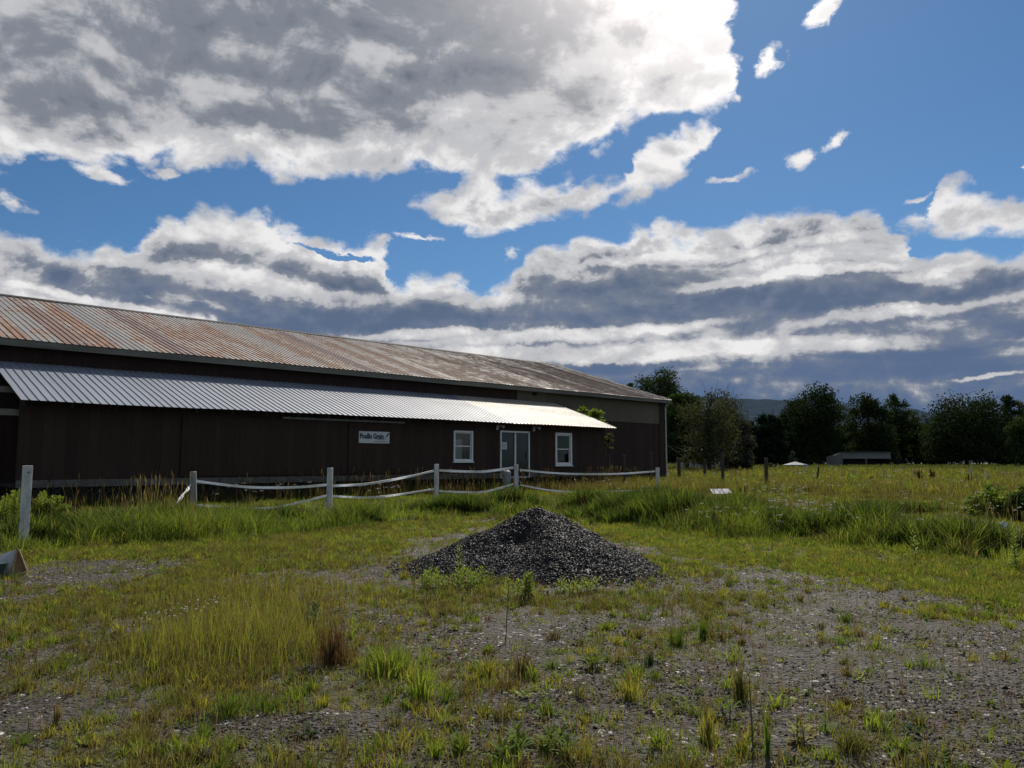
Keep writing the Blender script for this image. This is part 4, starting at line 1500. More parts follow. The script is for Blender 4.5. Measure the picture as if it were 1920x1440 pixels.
weed(1000, 1410, 0.10, 0.13, 'dark leafy patch weed at the bottom centre of the gravel', 'green', dens=60, nst=8)
weed(1500, 1395, 0.14, 0.12, 'yellow leaved seedling left of the olive tuft at the bottom right', 'yellow', dens=30, nst=2)
weed(590, 1170, 0.22, 0.10, 'pale green leafy weed left of the rust red tuft', 'blue', dens=50, nst=3)
weed(12, 990, 0.85, 0.14, 'lush yellow green weed clump left of the white post at the left edge', 'lime', dens=34, nst=24)
weed(66, 985, 0.75, 0.14, 'lush yellow green weed clump right behind the white post at the left edge', 'lime', dens=34, nst=14)

# small broad leaved rosettes all over the foreground
x, y = polar(1500, 3.4, 15, 0.0)
k = (rng.random(len(x)) < 0.25 + 0.7 * green(x, y)) & ~near_pile(x, y)
x, y = x[k], y[k]
n = len(x)
per = 11
ix = np.repeat(np.arange(n), per)
ph = rng.random(len(ix)) * 2 * math.pi
el_ = 0.15 + 0.9 * rng.random(len(ix))
Dn = np.stack([np.cos(ph) * np.cos(el_), np.sin(ph) * np.cos(el_), np.sin(el_)], -1)
sz = (0.025 + 0.055 * rng.random(n) ** 1.5)[ix] * (0.6 + 0.6 * rng.random(len(ix)))
P0 = np.stack([x, y, ground_h(x, y)], -1)[ix] + np.stack([rng.normal(0, .02, len(ix)), rng.normal(0, .02, len(ix)), 0.02 * rng.random(len(ix))], -1)
tn = pick(n, {'green': 4, 'lime': 3, 'olive': 1.5, 'blue': 1.5, 'deep': 1.5, 'rust': .4})[ix] * (0.75 + 0.5 * rng.random((len(ix), 1)))
V, F, C_ = leaf_cards(P0, Dn, sz, sz * 0.42, tn)
tag(np_mesh('ground_weeds', V, F, M_grass, col=C_), 'small broad leaved weeds spread flat over the gravel and thin grass', 'weeds', kind='stuff')

# ---------------------------------------------------------------- meadow
B = Blades()
x, y = polar(17500, 11.5, 36, 0.25, 41)
d = np.hypot(x, y)
e = meadow_edge(x, y)
k = (d > e - 0.3 + 0.9 * (fbm(x, y, 12, 3) - 0.5)) & barn_free(x, y) & ~near_pile(x, y)
x, y, d, e = x[k], y[k], d[k], e[k]
n = len(x)
az_ = np.degrees(np.arctan2(x, y))
mn_ = fbm(x * 0.45, y * 0.45, 91, 3)
bank = sstep(d - e, 0.0, 1.0) * sstep(d - e, 4.5, 1.8)
bankn = sstep(fbm(x * 0.55 + 3, y * 0.55, 97, 3), 0.36, 0.56)
mid_ = sstep(fbm(x * 1.3, y * 1.3, 44, 3), 0.3, 0.7)
hgt = (0.10 + 0.26 * mn_ * mid_ * 1.3 + bank * bankn * 0.50 * (0.35 + 0.65 * mid_)) * sstep(d - e, -0.6, 0.9) + 0.06
# short lit grass between the fence and the barn
hgt = hgt * (1 - 0.35 * sstep(d - e, 3.5, 5.5))
s_b = x * a_[0] + y * a_[1]
d_b = x * n_[0] + y * n_[1]
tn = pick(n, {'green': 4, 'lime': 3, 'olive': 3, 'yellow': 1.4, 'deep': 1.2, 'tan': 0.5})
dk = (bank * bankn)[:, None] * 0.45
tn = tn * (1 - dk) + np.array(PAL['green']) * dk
far_ = sstep(az_, 6, 14)[:, None] * sstep(d, 20, 27)[:, None] * sstep(fbm(x * .3, y * .3, 7, 3), .35, .6)[:, None]
tn = tn * (1 - 0.55 * far_) + np.array((0.11, 0.085, 0.035)) * 0.55 * far_
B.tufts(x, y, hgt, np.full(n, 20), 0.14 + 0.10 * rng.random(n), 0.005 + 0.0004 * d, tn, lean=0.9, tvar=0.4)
# rank clumps of the bank, shade of its hollows put into deep green blades: (px, py of the foot, half width px, depth m, height)
CL = [(300, 990, 70, .6, .62), (420, 990, 90, .6, .50), (520, 985, 50, .5, .45), (660, 985, 60, .6, .50), (130, 1015, 110, .6, .55), (210, 1000, 60, .5, .5), (860, 966, 90, .7, .55), (960, 955, 50, .8, .65),
      (1110, 962, 50, .8, .60), (1190, 975, 90, .9, .62), (1280, 985, 110, .9, .68), (1390, 995, 90, .8, .60), (1480, 1005, 60, .7, .5), (1570, 1012, 70, .7, .52), (1650, 1012, 70, .8, .66), (1760, 1028, 80, .6, .50),
      (1860, 1042, 80, .6, .55), (1400, 965, 60, .7, .5), (1700, 965, 90, .7, .30), (40, 1025, 70, .5, .6), (1240, 950, 60, .6, .55)]
CL = [(a, b, c, d_, h_ * (1.3 if a > 1000 else 1.12)) for a, b, c, d_, h_ in CL]
for px, py, hw_, dp, h_ in CL:
    gx_, gy_ = G(px, py)
    hw2 = hw_ / FPX * gy_
    m_ = int(70 * hw2 * dp / .35) + 25
    xx, yy = gx_ + rng.normal(0, .55, m_) * hw2, gy_ + .25 + np.abs(rng.normal(0, .6, m_)) * dp
    q = np.exp(-((xx - gx_) / hw2) ** 2 * .9)
    hh2 = h_ * (.35 + .7 * q) * (.7 + .4 * rng.random(m_))
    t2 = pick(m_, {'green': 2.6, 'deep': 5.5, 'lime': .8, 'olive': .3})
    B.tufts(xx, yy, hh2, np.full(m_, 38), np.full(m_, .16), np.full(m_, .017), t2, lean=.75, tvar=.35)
# taller seed stalks through it
x, y = polar(9000, 13, 36, 0.4, 41)
d = np.hypot(x, y)
k = (d > meadow_edge(x, y) + 0.6) & barn_free(x, y) & (rng.random(len(x)) < 0.22 + 0.5 * sstep(np.degrees(np.arctan2(x, y)), -2, 10))
x, y, d = x[k], y[k], d[k]
n = len(x)
B.stems(x, y, 0.45 + 0.35 * rng.random(n), np.full(n, 0.006), rng.random(n) * 6.28, 0.25 * rng.random(n), pick(n, {'olive': 2, 'tan': 1, 'brown': 1}), np.full(n, 0.12), np.full(n, 0.018), pick(n, {'tan': 3, 'brown': 2, 'rust': 1}) * 0.75)
# dry weeds along the foot of the barn
m_ = 1500
s_ = 5.2 + 26 * rng.random(m_)
dd = DW - 0.15 - 2.2 * rng.random(m_) ** 1.5
x, y = s_ * a_[0] + dd * n_[0], s_ * a_[1] + dd * n_[1]
kk = rng.random(m_) < 0.35 + 0.65 * sstep(s_, 12, 18)
x, y = x[kk], y[kk]
n = len(x)
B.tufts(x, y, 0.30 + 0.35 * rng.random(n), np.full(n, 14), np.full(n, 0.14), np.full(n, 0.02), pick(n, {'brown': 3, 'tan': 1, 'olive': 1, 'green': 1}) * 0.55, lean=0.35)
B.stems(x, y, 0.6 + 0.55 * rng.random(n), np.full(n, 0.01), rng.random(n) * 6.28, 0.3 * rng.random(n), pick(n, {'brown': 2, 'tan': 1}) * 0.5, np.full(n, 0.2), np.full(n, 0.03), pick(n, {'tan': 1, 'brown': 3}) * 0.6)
# tall plumes in front of the left fence post
for px, py, h_, c_ in ((290, 985, 1.25, 90), (330, 990, 0.8, 70), (250, 985, 0.8, 60), (440, 985, 0.6, 50), (120, 985, .7, 40)):
    gx_, gy_ = G(px, py)
    n = c_
    B.stems(gx_ + rng.normal(0, .35, n), gy_ + rng.normal(0, .35, n), h_ * (.55 + .45 * rng.random(n)), np.full(n, .007), rng.random(n) * 6.28, .2 * rng.random(n), pick(n, {'olive': 1, 'brown': 1}), np.full(n, .16), np.full(n, .02), pick(n, {'tan': 2, 'brown': 1}))
go = B.build('meadow_grass')
tag(go, 'tall uncut green meadow grass between the gravel and the barn', 'grass', kind='stuff')

# ---------------------------------------------------------------- far field
B = Blades()
x, y = polar(13000, 33, 190, -1.25, 41, -12)
k = barn_free(x, y)
x, y = x[k], y[k]
d = np.hypot(x, y)
n = len(x)
pn = fbm(x * 0.09, y * 0.05, 55, 4)[:, None]
tn = pick(n, {'olive': 4, 'green': 2.0, 'tan': 0.8, 'yellow': 1.2, 'brown': 0.8, 'lime': 1})
w_ = sstep(pn, 0.45, 0.62)
tn = tn * (1 - 0.6 * w_) + np.array((0.115, 0.085, 0.04)) * 0.6 * w_
gfar = sstep(d, 75, 110)[:, None]
tn = tn * (1 - 0.7 * gfar) + np.array((0.06, 0.085, 0.025)) * 0.7 * gfar
B.tufts(x, y, 0.42 + 0.3 * fbm(x * .25, y * .25, 3, 3), np.full(n, 15), 0.2 + 0.006 * d, 0.006 + 0.0007 * d, tn, lean=0.5)
go = B.build('field_grass')
tag(go, 'olive and brown rough pasture grass running to the trees', 'grass', kind='stuff')

# white umbels and small blossoms
n = 170
x, y = polar(n, 15.5, 75, -0.6, 34, 4)
k = np.hypot(x, y) > meadow_edge(x, y) + 1
x, y = x[k], y[k]
for px, py, m_ in ((1465, 940, 14), (1490, 930, 8), (1480, 980, 30), (1560, 985, 26), (1880, 985, 16), (1870, 960, 12), (700, 935, 14), (480, 935, 12), (1500, 885, 8), (1400, 1000, 12)):
    gx_, gy_ = G(px, py + 14)
    x = np.concatenate([x, gx_ + rng.normal(0, .5, m_)])
    y = np.concatenate([y, gy_ + rng.normal(0, 1.0, m_)])
n = len(x)
d = np.hypot(x, y)
hz_ = ground_h(x, y) + 0.45 + 0.25 * rng.random(n)
per = 9
ix = np.repeat(np.arange(n), per)
m_ = len(ix)
rad = 0.018 + 0.0006 * d[ix]
fx, fy, fz = x[ix] + rng.normal(0, 1, m_) * rad, y[ix] + rng.normal(0, 1, m_) * rad, hz_[ix] + rng.normal(0, .3, m_) * rad
o = chips('blossoms', fx, fy, fz, rad * 0.42, np.full((m_, 3), 0.55) * np.array([1, 1, .9]), M_tone('petal', .8, .1), flat=0.35)
tag(o, 'small white wildflower heads dotted through the meadow', 'wildflowers', kind='stuff')
gx_, gy_ = G(360, 1190)
n = 60
x, y = gx_ + rng.normal(0, .16, n), gy_ + rng.normal(0, .3, n)
o = chips('blossoms', x, y, ground_h(x, y) + .2 + .08 * rng.random(n), np.full(n, .011), np.full((n, 3), .55), M_tone('petal_near', .8, .1), flat=.35)
tag(o, 'patch of tiny white blossoms in the tall yellow grass at left', 'wildflowers', kind='stuff')


# ---------------------------------------------------------------- paddock fence
M_post = simple('weathered_white_post', (0.46, 0.47, 0.45), 0.8, var=0.4, scale=3.5, stretch=(3, 3, 0.6), bmp=0.3)
M_post2 = simple('grey_wood_post', (0.22, 0.22, 0.20), 0.85, var=0.5, scale=4, stretch=(3, 3, 0.6), bmp=0.4)
M_tape = simple('white_flexible_rail', (0.74, 0.74, 0.72), 0.6, var=0.12)
M_black = simple('black_insulator', (0.012, 0.012, 0.013), 0.5)
M_darkpost = simple('dark_wooden_post', (0.045, 0.036, 0.028), 0.9, var=0.5, scale=5, stretch=(3, 3, 0.5), bmp=0.4)


def round_post(m, x, y, z0, z1, r, tilt=(0, 0), n=14):
    m.tube([(x, y, z0), (x + tilt[0] * .5, y + tilt[1] * .5, (z0 + z1) / 2), (x + tilt[0], y + tilt[1], z1 - .015), (x + tilt[0], y + tilt[1], z1)], [r * 1.04, r, r * .97, r * .82], n)


P5 = [(362, 884, 20.0, 0.085, 'post'), (619, 877, 21.5, 0.082, 'post'), (818.5, 870, 27.0, 0.085, 'post'), (968, 871, 27.5, 0.085, 'post'), (1233, 877, 33.5, 0.085, 'post')]
PT = [Vector(at(px, py, Y)) for px, py, Y, r, k in P5]
fo = empty('paddock_fence', (PT[1].x, PT[1].y, float(ground_h(PT[1].x, PT[1].y))))
tag(fo, 'white round post fence with two sagging white rails in front of the barn', 'fence')
FO = Vector(fo.location)
tilts = [(-0.07, 0), (0.0, 0), (0, 0), (0.0, 0.02), (0.02, 0)]
for (px, py, Y, r, k), p, tl in zip(P5, PT, tilts):
    m = MB()
    g0 = float(ground_h(p.x, p.y)) - 0.25
    q = p - FO
    round_post(m, q.x - tl[0], q.y - tl[1], g0 - FO.z, q.z, r, tl)
    po = m.build('post', M_post if px != 362 else M_post2, fo, smooth=False)
    if px == 968:
        for zy in (885, 906):
            zq = at(px, zy, Y)[2] - FO.z
            m = MB()
            m.box((q.x + r * .8, q.y - .05, zq - .07), (q.x + r + .06, q.y + .03, zq + .07))
            m.tube([(q.x + r + .05, q.y - .02, zq), (q.x + r + .09, q.y - .02, zq)], .025, 8)
            m.build('insulator', M_black, po)


def rail(pts, h=0.068, label=None):
    """flexible rail through pixels (px, py, Y)"""
    c = [Vector(at(*p)) - FO for p in pts]
    N = 24
    P = []
    for i in range(N + 1):
        t = i / N * (len(c) - 1)
        k = min(int(t), len(c) - 2)
        f = t - k
        p0, p1, p2, p3 = c[max(k - 1, 0)], c[k], c[k + 1], c[min(k + 2, len(c) - 1)]
        P.append(0.5 * ((2 * p1) + (p2 - p0) * f + (2 * p0 - 5 * p1 + 4 * p2 - p3) * f * f + (3 * p1 - p0 - 3 * p2 + p3) * f ** 3))
    m = MB()
    b = 0
    for i, p in enumerate(P):
        t = (P[min(i + 1, N)] - P[max(i - 1, 0)]).normalized()
        sd = Vector((t.y, -t.x, 0)).normalized() * 0.012
        tw = 0.35 * math.sin(i * 0.55 + pts[0][0])
        up = Vector((0, 0, 1)) * (h / 2) * math.cos(tw) + sd * (h / 2 / 0.012) * math.sin(tw)
        m.v += [tuple(p - up - sd), tuple(p - up + sd), tuple(p + up + sd), tuple(p + up - sd)]
        if i:
            a = 4 * (i - 1)
            for k in range(4):
                m.f.append((a + k, a + (k + 1) % 4, a + 4 + (k + 1) % 4, a + 4 + k))
    m.f += [(0, 3, 2, 1), (4 * N, 4 * N + 1, 4 * N + 2, 4 * N + 3)]
    o = m.build('rail', M_tape, fo)
    if label:
        o['label'] = label


rail([(368, 902, 19.9), (430, 910, 20.3), (480, 914, 20.7), (550, 914, 21.1), (613, 909, 21.4)])
rail([(368, 947, 19.9), (430, 951, 20.3), (500, 953, 20.8), (550, 945, 21.1), (613, 929, 21.4)], 0.055)
rail([(625, 911, 21.5), (690, 907, 23.0), (760, 895, 25.2), (813, 883, 26.9)])
rail([(625, 930, 21.5), (690, 933, 23.0), (750, 927, 25.0), (813, 917, 26.9)], 0.06)
rail([(824, 882, 27.0), (870, 884, 27.2), (910, 884, 27.3), (963, 877, 27.5)], 0.085)
rail([(824, 921, 27.0), (870, 923, 27.2), (910, 922, 27.3), (963, 908, 27.5)], 0.07)
rail([(975, 881, 27.6), (1040, 887, 29.2), (1100, 889, 30.6), (1170, 888, 32.2), (1228, 884, 33.4)])
rail([(975, 909, 27.6), (1030, 919, 29.0), (1090, 923, 30.4), (1160, 921, 32.0), (1228, 918, 33.4)], 0.065)
rail([(357, 911, 19.9), (345, 926, 19.3), (329, 947, 18.8)], 0.07, 'loose rail end slanting down to the grass left of the fence')

pb = at(52, 873, 14.2)
g0 = float(ground_h(pb[0], pb[1]))
wp = empty('square_post', (pb[0], pb[1], g0), R(38))
tag(wp, 'free standing square white post at the left edge in front of the barn', 'post')
m = MB()
m.box((-.075, -.075, -.3), (.075, .075, pb[2] - g0))
m.build('shaft', M_post, wp, bevel=0.008)
m = MB()
m.tube([(0.01, -.076, pb[2] - g0 - .12), (0.01, -.09, pb[2] - g0 - .12)], .014, 8)
m.build('bolt', M_black, wp)

# grey round topped tank near the sliding door
tb = at(950, 882, 31.5)
g0 = float(ground_h(tb[0], tb[1]))
tk = empty('standing_tank', (tb[0], tb[1], g0))
tag(tk, 'grey round topped cylinder standing in the weeds before the sliding door', 'tank')
m = MB()
H = tb[2] - g0
m.tube([(0, 0, -.1), (0, 0, H - .12), (0, 0, H - .05), (0, 0, H - .012), (0, 0, H)], [.17, .17, .155, .10, .03], 20)
m.build('body', simple('tank_paint', (0.17, 0.19, 0.19), 0.6, var=.2), tk, smooth=True)
m = MB()
m.tube([(0, 0, H - .01), (0, 0, H + .05)], .035, 10)
m.build('valve', M_rail, tk)


# ---------------------------------------------------------------- leaves and crowns
def leaf_quads(P, size, tone, aspect=0.6):
    """randomly turned leaf faces at points P"""
    n = len(P)
    a = rng.normal(size=(n, 3))
    a /= np.linalg.norm(a, axis=1, keepdims=True)
    b_ = np.cross(a, rng.normal(size=(n, 3)))
    b_ /= np.linalg.norm(b_, axis=1, keepdims=True)
    s = size[:, None] * 0.5
    Q = np.stack([P - a * s, P - b_ * s * aspect, P + a * s, P + b_ * s * aspect], 1)
    F = (np.arange(n) * 4)[:, None] + np.arange(4)[None]
    return Q.reshape(-1, 3), F, np.repeat(tone, 4, 0)


M_tree = M_leaf('tree_leaf', 0.22, 0.95, 0.04)
M_bark = simple('bark', (0.06, 0.05, 0.04), 0.9, var=.4, scale=2, stretch=(2, 2, .5))
TONES = {'dark': (0.022, 0.036, 0.014), 'mid': (0.036, 0.056, 0.018), 'pale': (0.062, 0.072, 0.030), 'grey': (0.060, 0.066, 0.045), 'lime': (0.135, 0.185, 0.03), 'conifer': (0.014, 0.026, 0.014)}


def tree(px, Y, top, wpx, label, tone='dark', n=7000, shape='round', name='broadleaf_tree', group='trees along the far edge of the field', base_frac=0.06, leaf=0.30, lobes=46, density=1.0, bare=0, xyz=None, seed=None, cat='tree'):
    tp = at(px, top - (5 if Y > 110 and name != 'understory_tree' else 0), Y)
    gx_, gy_ = tp[0], tp[1]
    g0 = float(ground_h(gx_, gy_))
    H = tp[2] - g0
    Wd = wpx / FPX * Y * 1.12
    if name in ('broadleaf_tree', 'understory_tree', 'conifer'):
        n, lobes = int(n * 1.5), int(lobes * 1.3)
    r_ = np.random.default_rng(int(px * 7 + Y))
    t = empty(name, (gx_, gy_, g0))
    tag(t, label, cat, group)
    z0 = H * base_frac
    m = MB()
    tr_ = max(.05, H * .022)
    m.tube([(0, 0, -.2), (H * .01, 0, H * .3), (-H * .01, 0.1, H * .6), (0, 0, H * .9)], [tr_ * 1.2, tr_, tr_ * .6, tr_ * .15], 8)
    # lobes of the crown
    c, rad = [], []
    for i in range(lobes):
        while True:
            q = r_.uniform(-1, 1, 3)
            if shape == 'round' and np.linalg.norm(q) < 1:
                zc = 0.5 + 0.5 * q[2]
                wz = 1.0
                break
            if shape == 'dome' and np.linalg.norm(q[:2]) < 1:
                zc = 0.5 + 0.5 * q[2]
                if np.linalg.norm(q[:2]) < math.sqrt(max(0, 1 - max(0, (zc - .45) / .55) ** 2)):
                    break
            if shape == 'cone' and np.linalg.norm(q[:2]) < 1.02 - (0.5 + 0.5 * q[2]):
                zc = 0.5 + 0.5 * q[2]
                break
        f = 0.075 + 0.10 * r_.random()
        rr_ = f * min(Wd, H) * (1.0 if shape != 'cone' else .7)
        cz = z0 + rr_ * .6 + (H - z0 - rr_ * (1.5 if shape != 'cone' else 0.9)) * zc
        cxy = q[:2] * (Wd / 2 - rr_ * .8)
        c.append((cxy[0], cxy[1], cz))
        rad.append(rr_)
        if i % 3 == 0 or bare:
            zb_ = max(H * .15, cz - abs(np.linalg.norm(cxy)) * .8 - .5)
            zb_ = min(zb_, cz * .8)
            m.tube([(0, 0, zb_), (cxy[0] * .5, cxy[1] * .5, zb_ * .4 + cz * .6 - .1), (cxy[0], cxy[1], cz)], [tr_ * .4, tr_ * .22, tr_ * .08], 5)
            for _b in range(bare):
                e_ = np.array([cxy[0], cxy[1], cz]) + r_.normal(size=3) * rr_ * 1.2
                m.tube([(cxy[0] * .6, cxy[1] * .6, cz * .9), tuple(e_)], [tr_ * .12, tr_ * .04], 4)
    c, rad = np.array(c), np.array(rad)
    wgt = rad ** 2
    ii = r_.choice(lobes, n, p=wgt / wgt.sum())
    u = r_.normal(size=(n, 3))
    u /= np.linalg.norm(u, axis=1, keepdims=True)
    rr_ = rad[ii][:, None] * (r_.random((n, 1)) ** .45) * (1.15 + 0.35 * r_.normal(size=(n, 1)) * .5)
    Pn = c[ii] + u * rr_ * np.array([1.15, 1.15, .8])
    # leaves gather in sprays
    Pn += 0.12 * rad.mean() * np.sin(Pn[:, [1, 2, 0]] * (7.0 / max(rad.mean(), .01)))
    Pn = Pn[Pn[:, 2] > 0.02]
    n2 = len(Pn)
    tn = np.array([TONES[tone]]) * (0.65 + 0.7 * r_.random((n2, 1))) * (0.8 + 0.4 * (ii[:n2] % 5 / 4.0))[:, None]
    V, F, C_ = leaf_quads(Pn, leaf * (0.6 + .8 * r_.random(n2)), tn)
    m.build('trunk', M_bark, t, smooth=True)
    np_mesh('crown', V, F, M_tree if Y > 60 else M_grass, t, col=C_)
    return t


FAR = 'trees along the far edge of the field'
tree(1236, 92, 684, 98, 'tall rounded tree rising behind the right end of the barn', 'mid', 6500, 'round', leaf=.27, lobes=60, base_frac=.35)
tree(1172, 100, 709, 36, 'small treetop showing just above the barn roof left of the tallest tree', 'mid', 4000, 'round', leaf=.28, base_frac=.5, lobes=24)
tree(1284, 84, 725, 80, 'dark tree filling the space between the barn corner and the thin pale tree', 'mid', 9000, 'dome', leaf=.28)
tree(1326, 72, 722, 112, 'thin pale tree with bare upper branches and open crown right of the barn', 'pale', 4200, 'dome', leaf=.22, bare=3, lobes=70)
tree(1362, 80, 728, 66, 'nearly leafless grey treetop behind the thin pale tree', 'grey', 900, 'round', leaf=.2, bare=4, lobes=50, base_frac=.4)
tree(1378, 78, 770, 60, 'grey green layered tree between the pale tree and the dark conifers', 'grey', 5000, 'dome', leaf=.26, lobes=60)
for px, top, w_, lab in ((1402, 757, 40, 'leftmost of the dark pointed conifers'), (1430, 756, 44, 'broadest dark conifer with a blunt top in the middle of the conifers'), (1449, 757, 40, 'dark conifer with a narrow tip right of the middle of the conifers'), (1468, 764, 40, 'lowest dark conifer against the big round tree')):
    tree(px, 118 + (px % 7), top, w_ * 1.5, lab, 'conifer', 6500, 'cone', 'conifer', leaf=.34, lobes=60, base_frac=.01)
tree(1528, 128, 719, 112, 'large dark round tree left of the open sided shed', 'dark', 12000, 'dome', leaf=.36, lobes=70)
tree(1494, 133, 742, 66, 'dark shoulder tree on the left side of the large round tree', 'dark', 6000, 'dome', leaf=.36)
tree(1626, 130, 726, 82, 'dark domed tree rising straight behind the open sided shed', 'dark', 10000, 'dome', leaf=.36, lobes=60)
tree(1678, 138, 731, 52, 'thinner see through tree right of the domed tree behind the shed', 'mid', 4200, 'round', leaf=.36, lobes=40, base_frac=.2)
tree(1712, 140, 772, 66, 'low mid green tree in the gap before the broadest tree', 'mid', 6500, 'dome', leaf=.36)
tree(1804, 126, 728, 146, 'broadest dark tree with a wide rounded crown near the right edge', 'dark', 15000, 'dome', leaf=.38, lobes=90)
tree(1884, 140, 737, 50, 'tall dark tree just right of the broadest tree', 'dark', 6500, 'dome', leaf=.38)
tree(1912, 146, 740, 40, 'thin half bare tree at the right edge', 'grey', 1400, 'round', leaf=.36, bare=2)
tree(1918, 115, 782, 60, 'nearer low leafy tree cut by the right edge', 'mid', 6000, 'dome', leaf=.34)
tree(1985, 128, 735, 90, 'dark tree standing beyond the right edge of the view', 'dark', 6000, 'dome', leaf=.4)
ORD = 'first second third fourth fifth sixth seventh eighth ninth tenth eleventh twelfth thirteenth fourteenth fifteenth sixteenth'.split()
for i, px in enumerate((1268, 1308, 1350, 1392, 1432, 1474, 1508, 1560, 1594, 1650, 1690, 1730, 1770, 1850, 1900, 1950)):
    tree(px, 146 + (i * 5) % 9, 776 + (i * 7) % 17, 80, 'low dark tree of the shaded back row, %s from the left' % ORD[i], 'dark', 4200, 'dome', leaf=.45, lobes=30, base_frac=.0,
         group='low dark trees of the back row', name='understory_tree')

# sapling and bramble at the end of the lean-to
P_ = a_ * 32.3 + n_ * 27.6
tree(1102, float(P_[1]), 748, 54, 'bushy sapling growing up behind the right end of the lean-to roof', 'lime', 5000, 'dome', 'sapling', None, base_frac=.45, leaf=.16, lobes=34)
P_ = a_ * 31.55 + n_ * 25.2
tree(1141, float(P_[1]), 803, 24, 'leafy spray hanging under the right tip of the lean-to roof', 'pale', 420, 'round', 'young_shrub', None, base_frac=.55, leaf=.11, lobes=12, cat='shrub')
# bush at the right, and weeds round the left post
tree(1872, 19.5, 903, 96, 'big bright green bush at the right edge of the meadow', 'lime', 9000, 'dome', 'bush', 'bushes in the meadow', base_frac=0, leaf=.055, lobes=60, cat='bush')
tree(1925, 18.6, 905, 80, 'dark green bush cut by the right edge beside a brighter one', 'mid', 8000, 'dome', 'bush', 'bushes in the meadow', base_frac=0, leaf=.055, lobes=50, cat='bush')
tree(1828, 20.5, 932, 50, 'small low bush at the left foot of the big bright bush', 'lime', 4000, 'dome', 'bush', 'bushes in the meadow', base_frac=0, leaf=.05, lobes=30, cat='bush')
tree(8, 17.5, 935, 80, 'leafy yellow green bush at the left edge before the barn', 'lime', 5000, 'dome', 'bush', 'bushes in the meadow', base_frac=0, leaf=.06, lobes=50, cat='bush')
tree(96, 17.8, 925, 60, 'leafy yellow green bush just right of the square white post', 'lime', 4200, 'dome', 'bush', 'bushes in the meadow', base_frac=0, leaf=.055, lobes=40, cat='bush')
tree(1486, 112, 843, 22, 'pale grey shrub standing against the dark trees behind the white canopy', 'grey', 700, 'cone', 'pale_shrub', None, base_frac=0, leaf=.3, lobes=24, cat='shrub')
tree(1447, 90, 866, 24, 'small pale bush between the dark post and the white canopy', 'grey', 700, 'dome', 'pale_shrub', None, base_frac=0, leaf=.16, lobes=20, cat='shrub')

# ---------------------------------------------------------------- wooded hills
ha = np.linspace(-60, 75, 400)
hp = [(-60, 3.6), (-20, 4.6), (azel(1290, 742)[0], azel(1290, 742)[1]), (azel(1380, 746)[0], azel(1380, 746)[1]), (azel(1440, 748)[0], azel(1440, 748)[1]), (azel(1480, 750)[0], azel(1480, 750)[1]),
      (azel(1600, 757)[0], azel(1600, 757)[1]), (azel(1710, 764)[0], azel(1710, 764)[1]), (azel(1745, 772)[0], azel(1745, 772)[1]), (azel(1850, 785)[0], azel(1850, 785)[1]), (60, 2.2), (75, 2.0)]
hel = np.interp(ha, [p[0] for p in hp], [p[1] for p in hp]) + 0.04 * (fbm(ha * 2.0, ha * 0, 3, 4) - .5) * 2
rows = 24
V = []
for k in range(rows):
    t = k / (rows - 1)
    dist = 1100 + 1300 * t
    hgt = np.tan(np.radians(hel - 0.22)) * 2400 * (math.sin(t * math.pi / 2) ** 1.3)
    hgt = hgt + 6 * (fbm(ha * 1.4 + k * .7, ha * 0 + k * .9, 8, 4) - .5) * (1 if k < rows - 1 else .2) - (1.5 if k == 0 else 0)
    V.append(np.stack([dist * np.sin(np.radians(ha)), dist * np.cos(np.radians(ha)), hgt], -1))
V = np.concatenate(V)
i0 = np.arange(rows - 1)[:, None] * 400
j = np.arange(399)[None, :]
F = np.stack([i0 + j, i0 + j + 1, i0 + 401 + j, i0 + 400 + j], -1).reshape(-1, 4)
mh, g, b, _ = material('haze_tinted_hillside')
ps = geo_pos(g)
g.put(b.inputs['Base Color'], g.mix(g.noise(ps, 0.03, 6, .7), (0.024, 0.038, 0.056), (0.048, 0.070, 0.095)))  # blue of distant haze is mixed into the forest colour
b.inputs['Roughness'].default_value = 1
b.inputs['Specular IOR Level'].default_value = 0
bump(g, b, g.noise(ps, 0.05, 5, .7), 1.0, 12)
tag(np_mesh('hills', V, F, mh, smooth=True), kind='structure')

# ---------------------------------------------------------------- far sheds
M_grroof = simple('grey_shed_roof', (0.09, 0.095, 0.11), 0.7)
M_pale = simple('pale_shed_wall', (0.30, 0.32, 0.33), 0.8, var=.15)
M_whites = simple('white_shed_wall', (0.42, 0.46, 0.46), 0.8, var=.1)
M_dkroof = simple('dark_shed_roof', (0.05, 0.055, 0.06), 0.6)


def base_at(px, Y):
    r = ray(px, 864)
    x = float(r[0] / r[1] * Y)
    return x, float(ground_h(x, Y))


# low grey hip roofed shed
Y = 95
x, z = base_at(1305, Y)
sh = empty('hip_roof_shed', (x, Y, z), R(-12))
tag(sh, 'low grey hip roofed shed beyond the barn corner, under the thin pale tree', 'shed')
m = MB()
w2, d2, e_, rz = 2.6, 2.2, 1.55, 2.75
m.box((-w2 + .25, -d2 + .25, -.2), (w2 - .25, d2 - .25, e_ - .02))
m.build('wall', M_pale, sh)
m = MB()
m.add([(-w2, -d2, e_), (w2, -d2, e_), (w2, d2, e_), (-w2, d2, e_), (-.6, 0, rz), (.6, 0, rz)], [(0, 1, 5, 4), (1, 2, 5), (2, 3, 4, 5), (3, 0, 4), (0, 3, 2, 1)])
m.build('roof', M_grroof, sh)
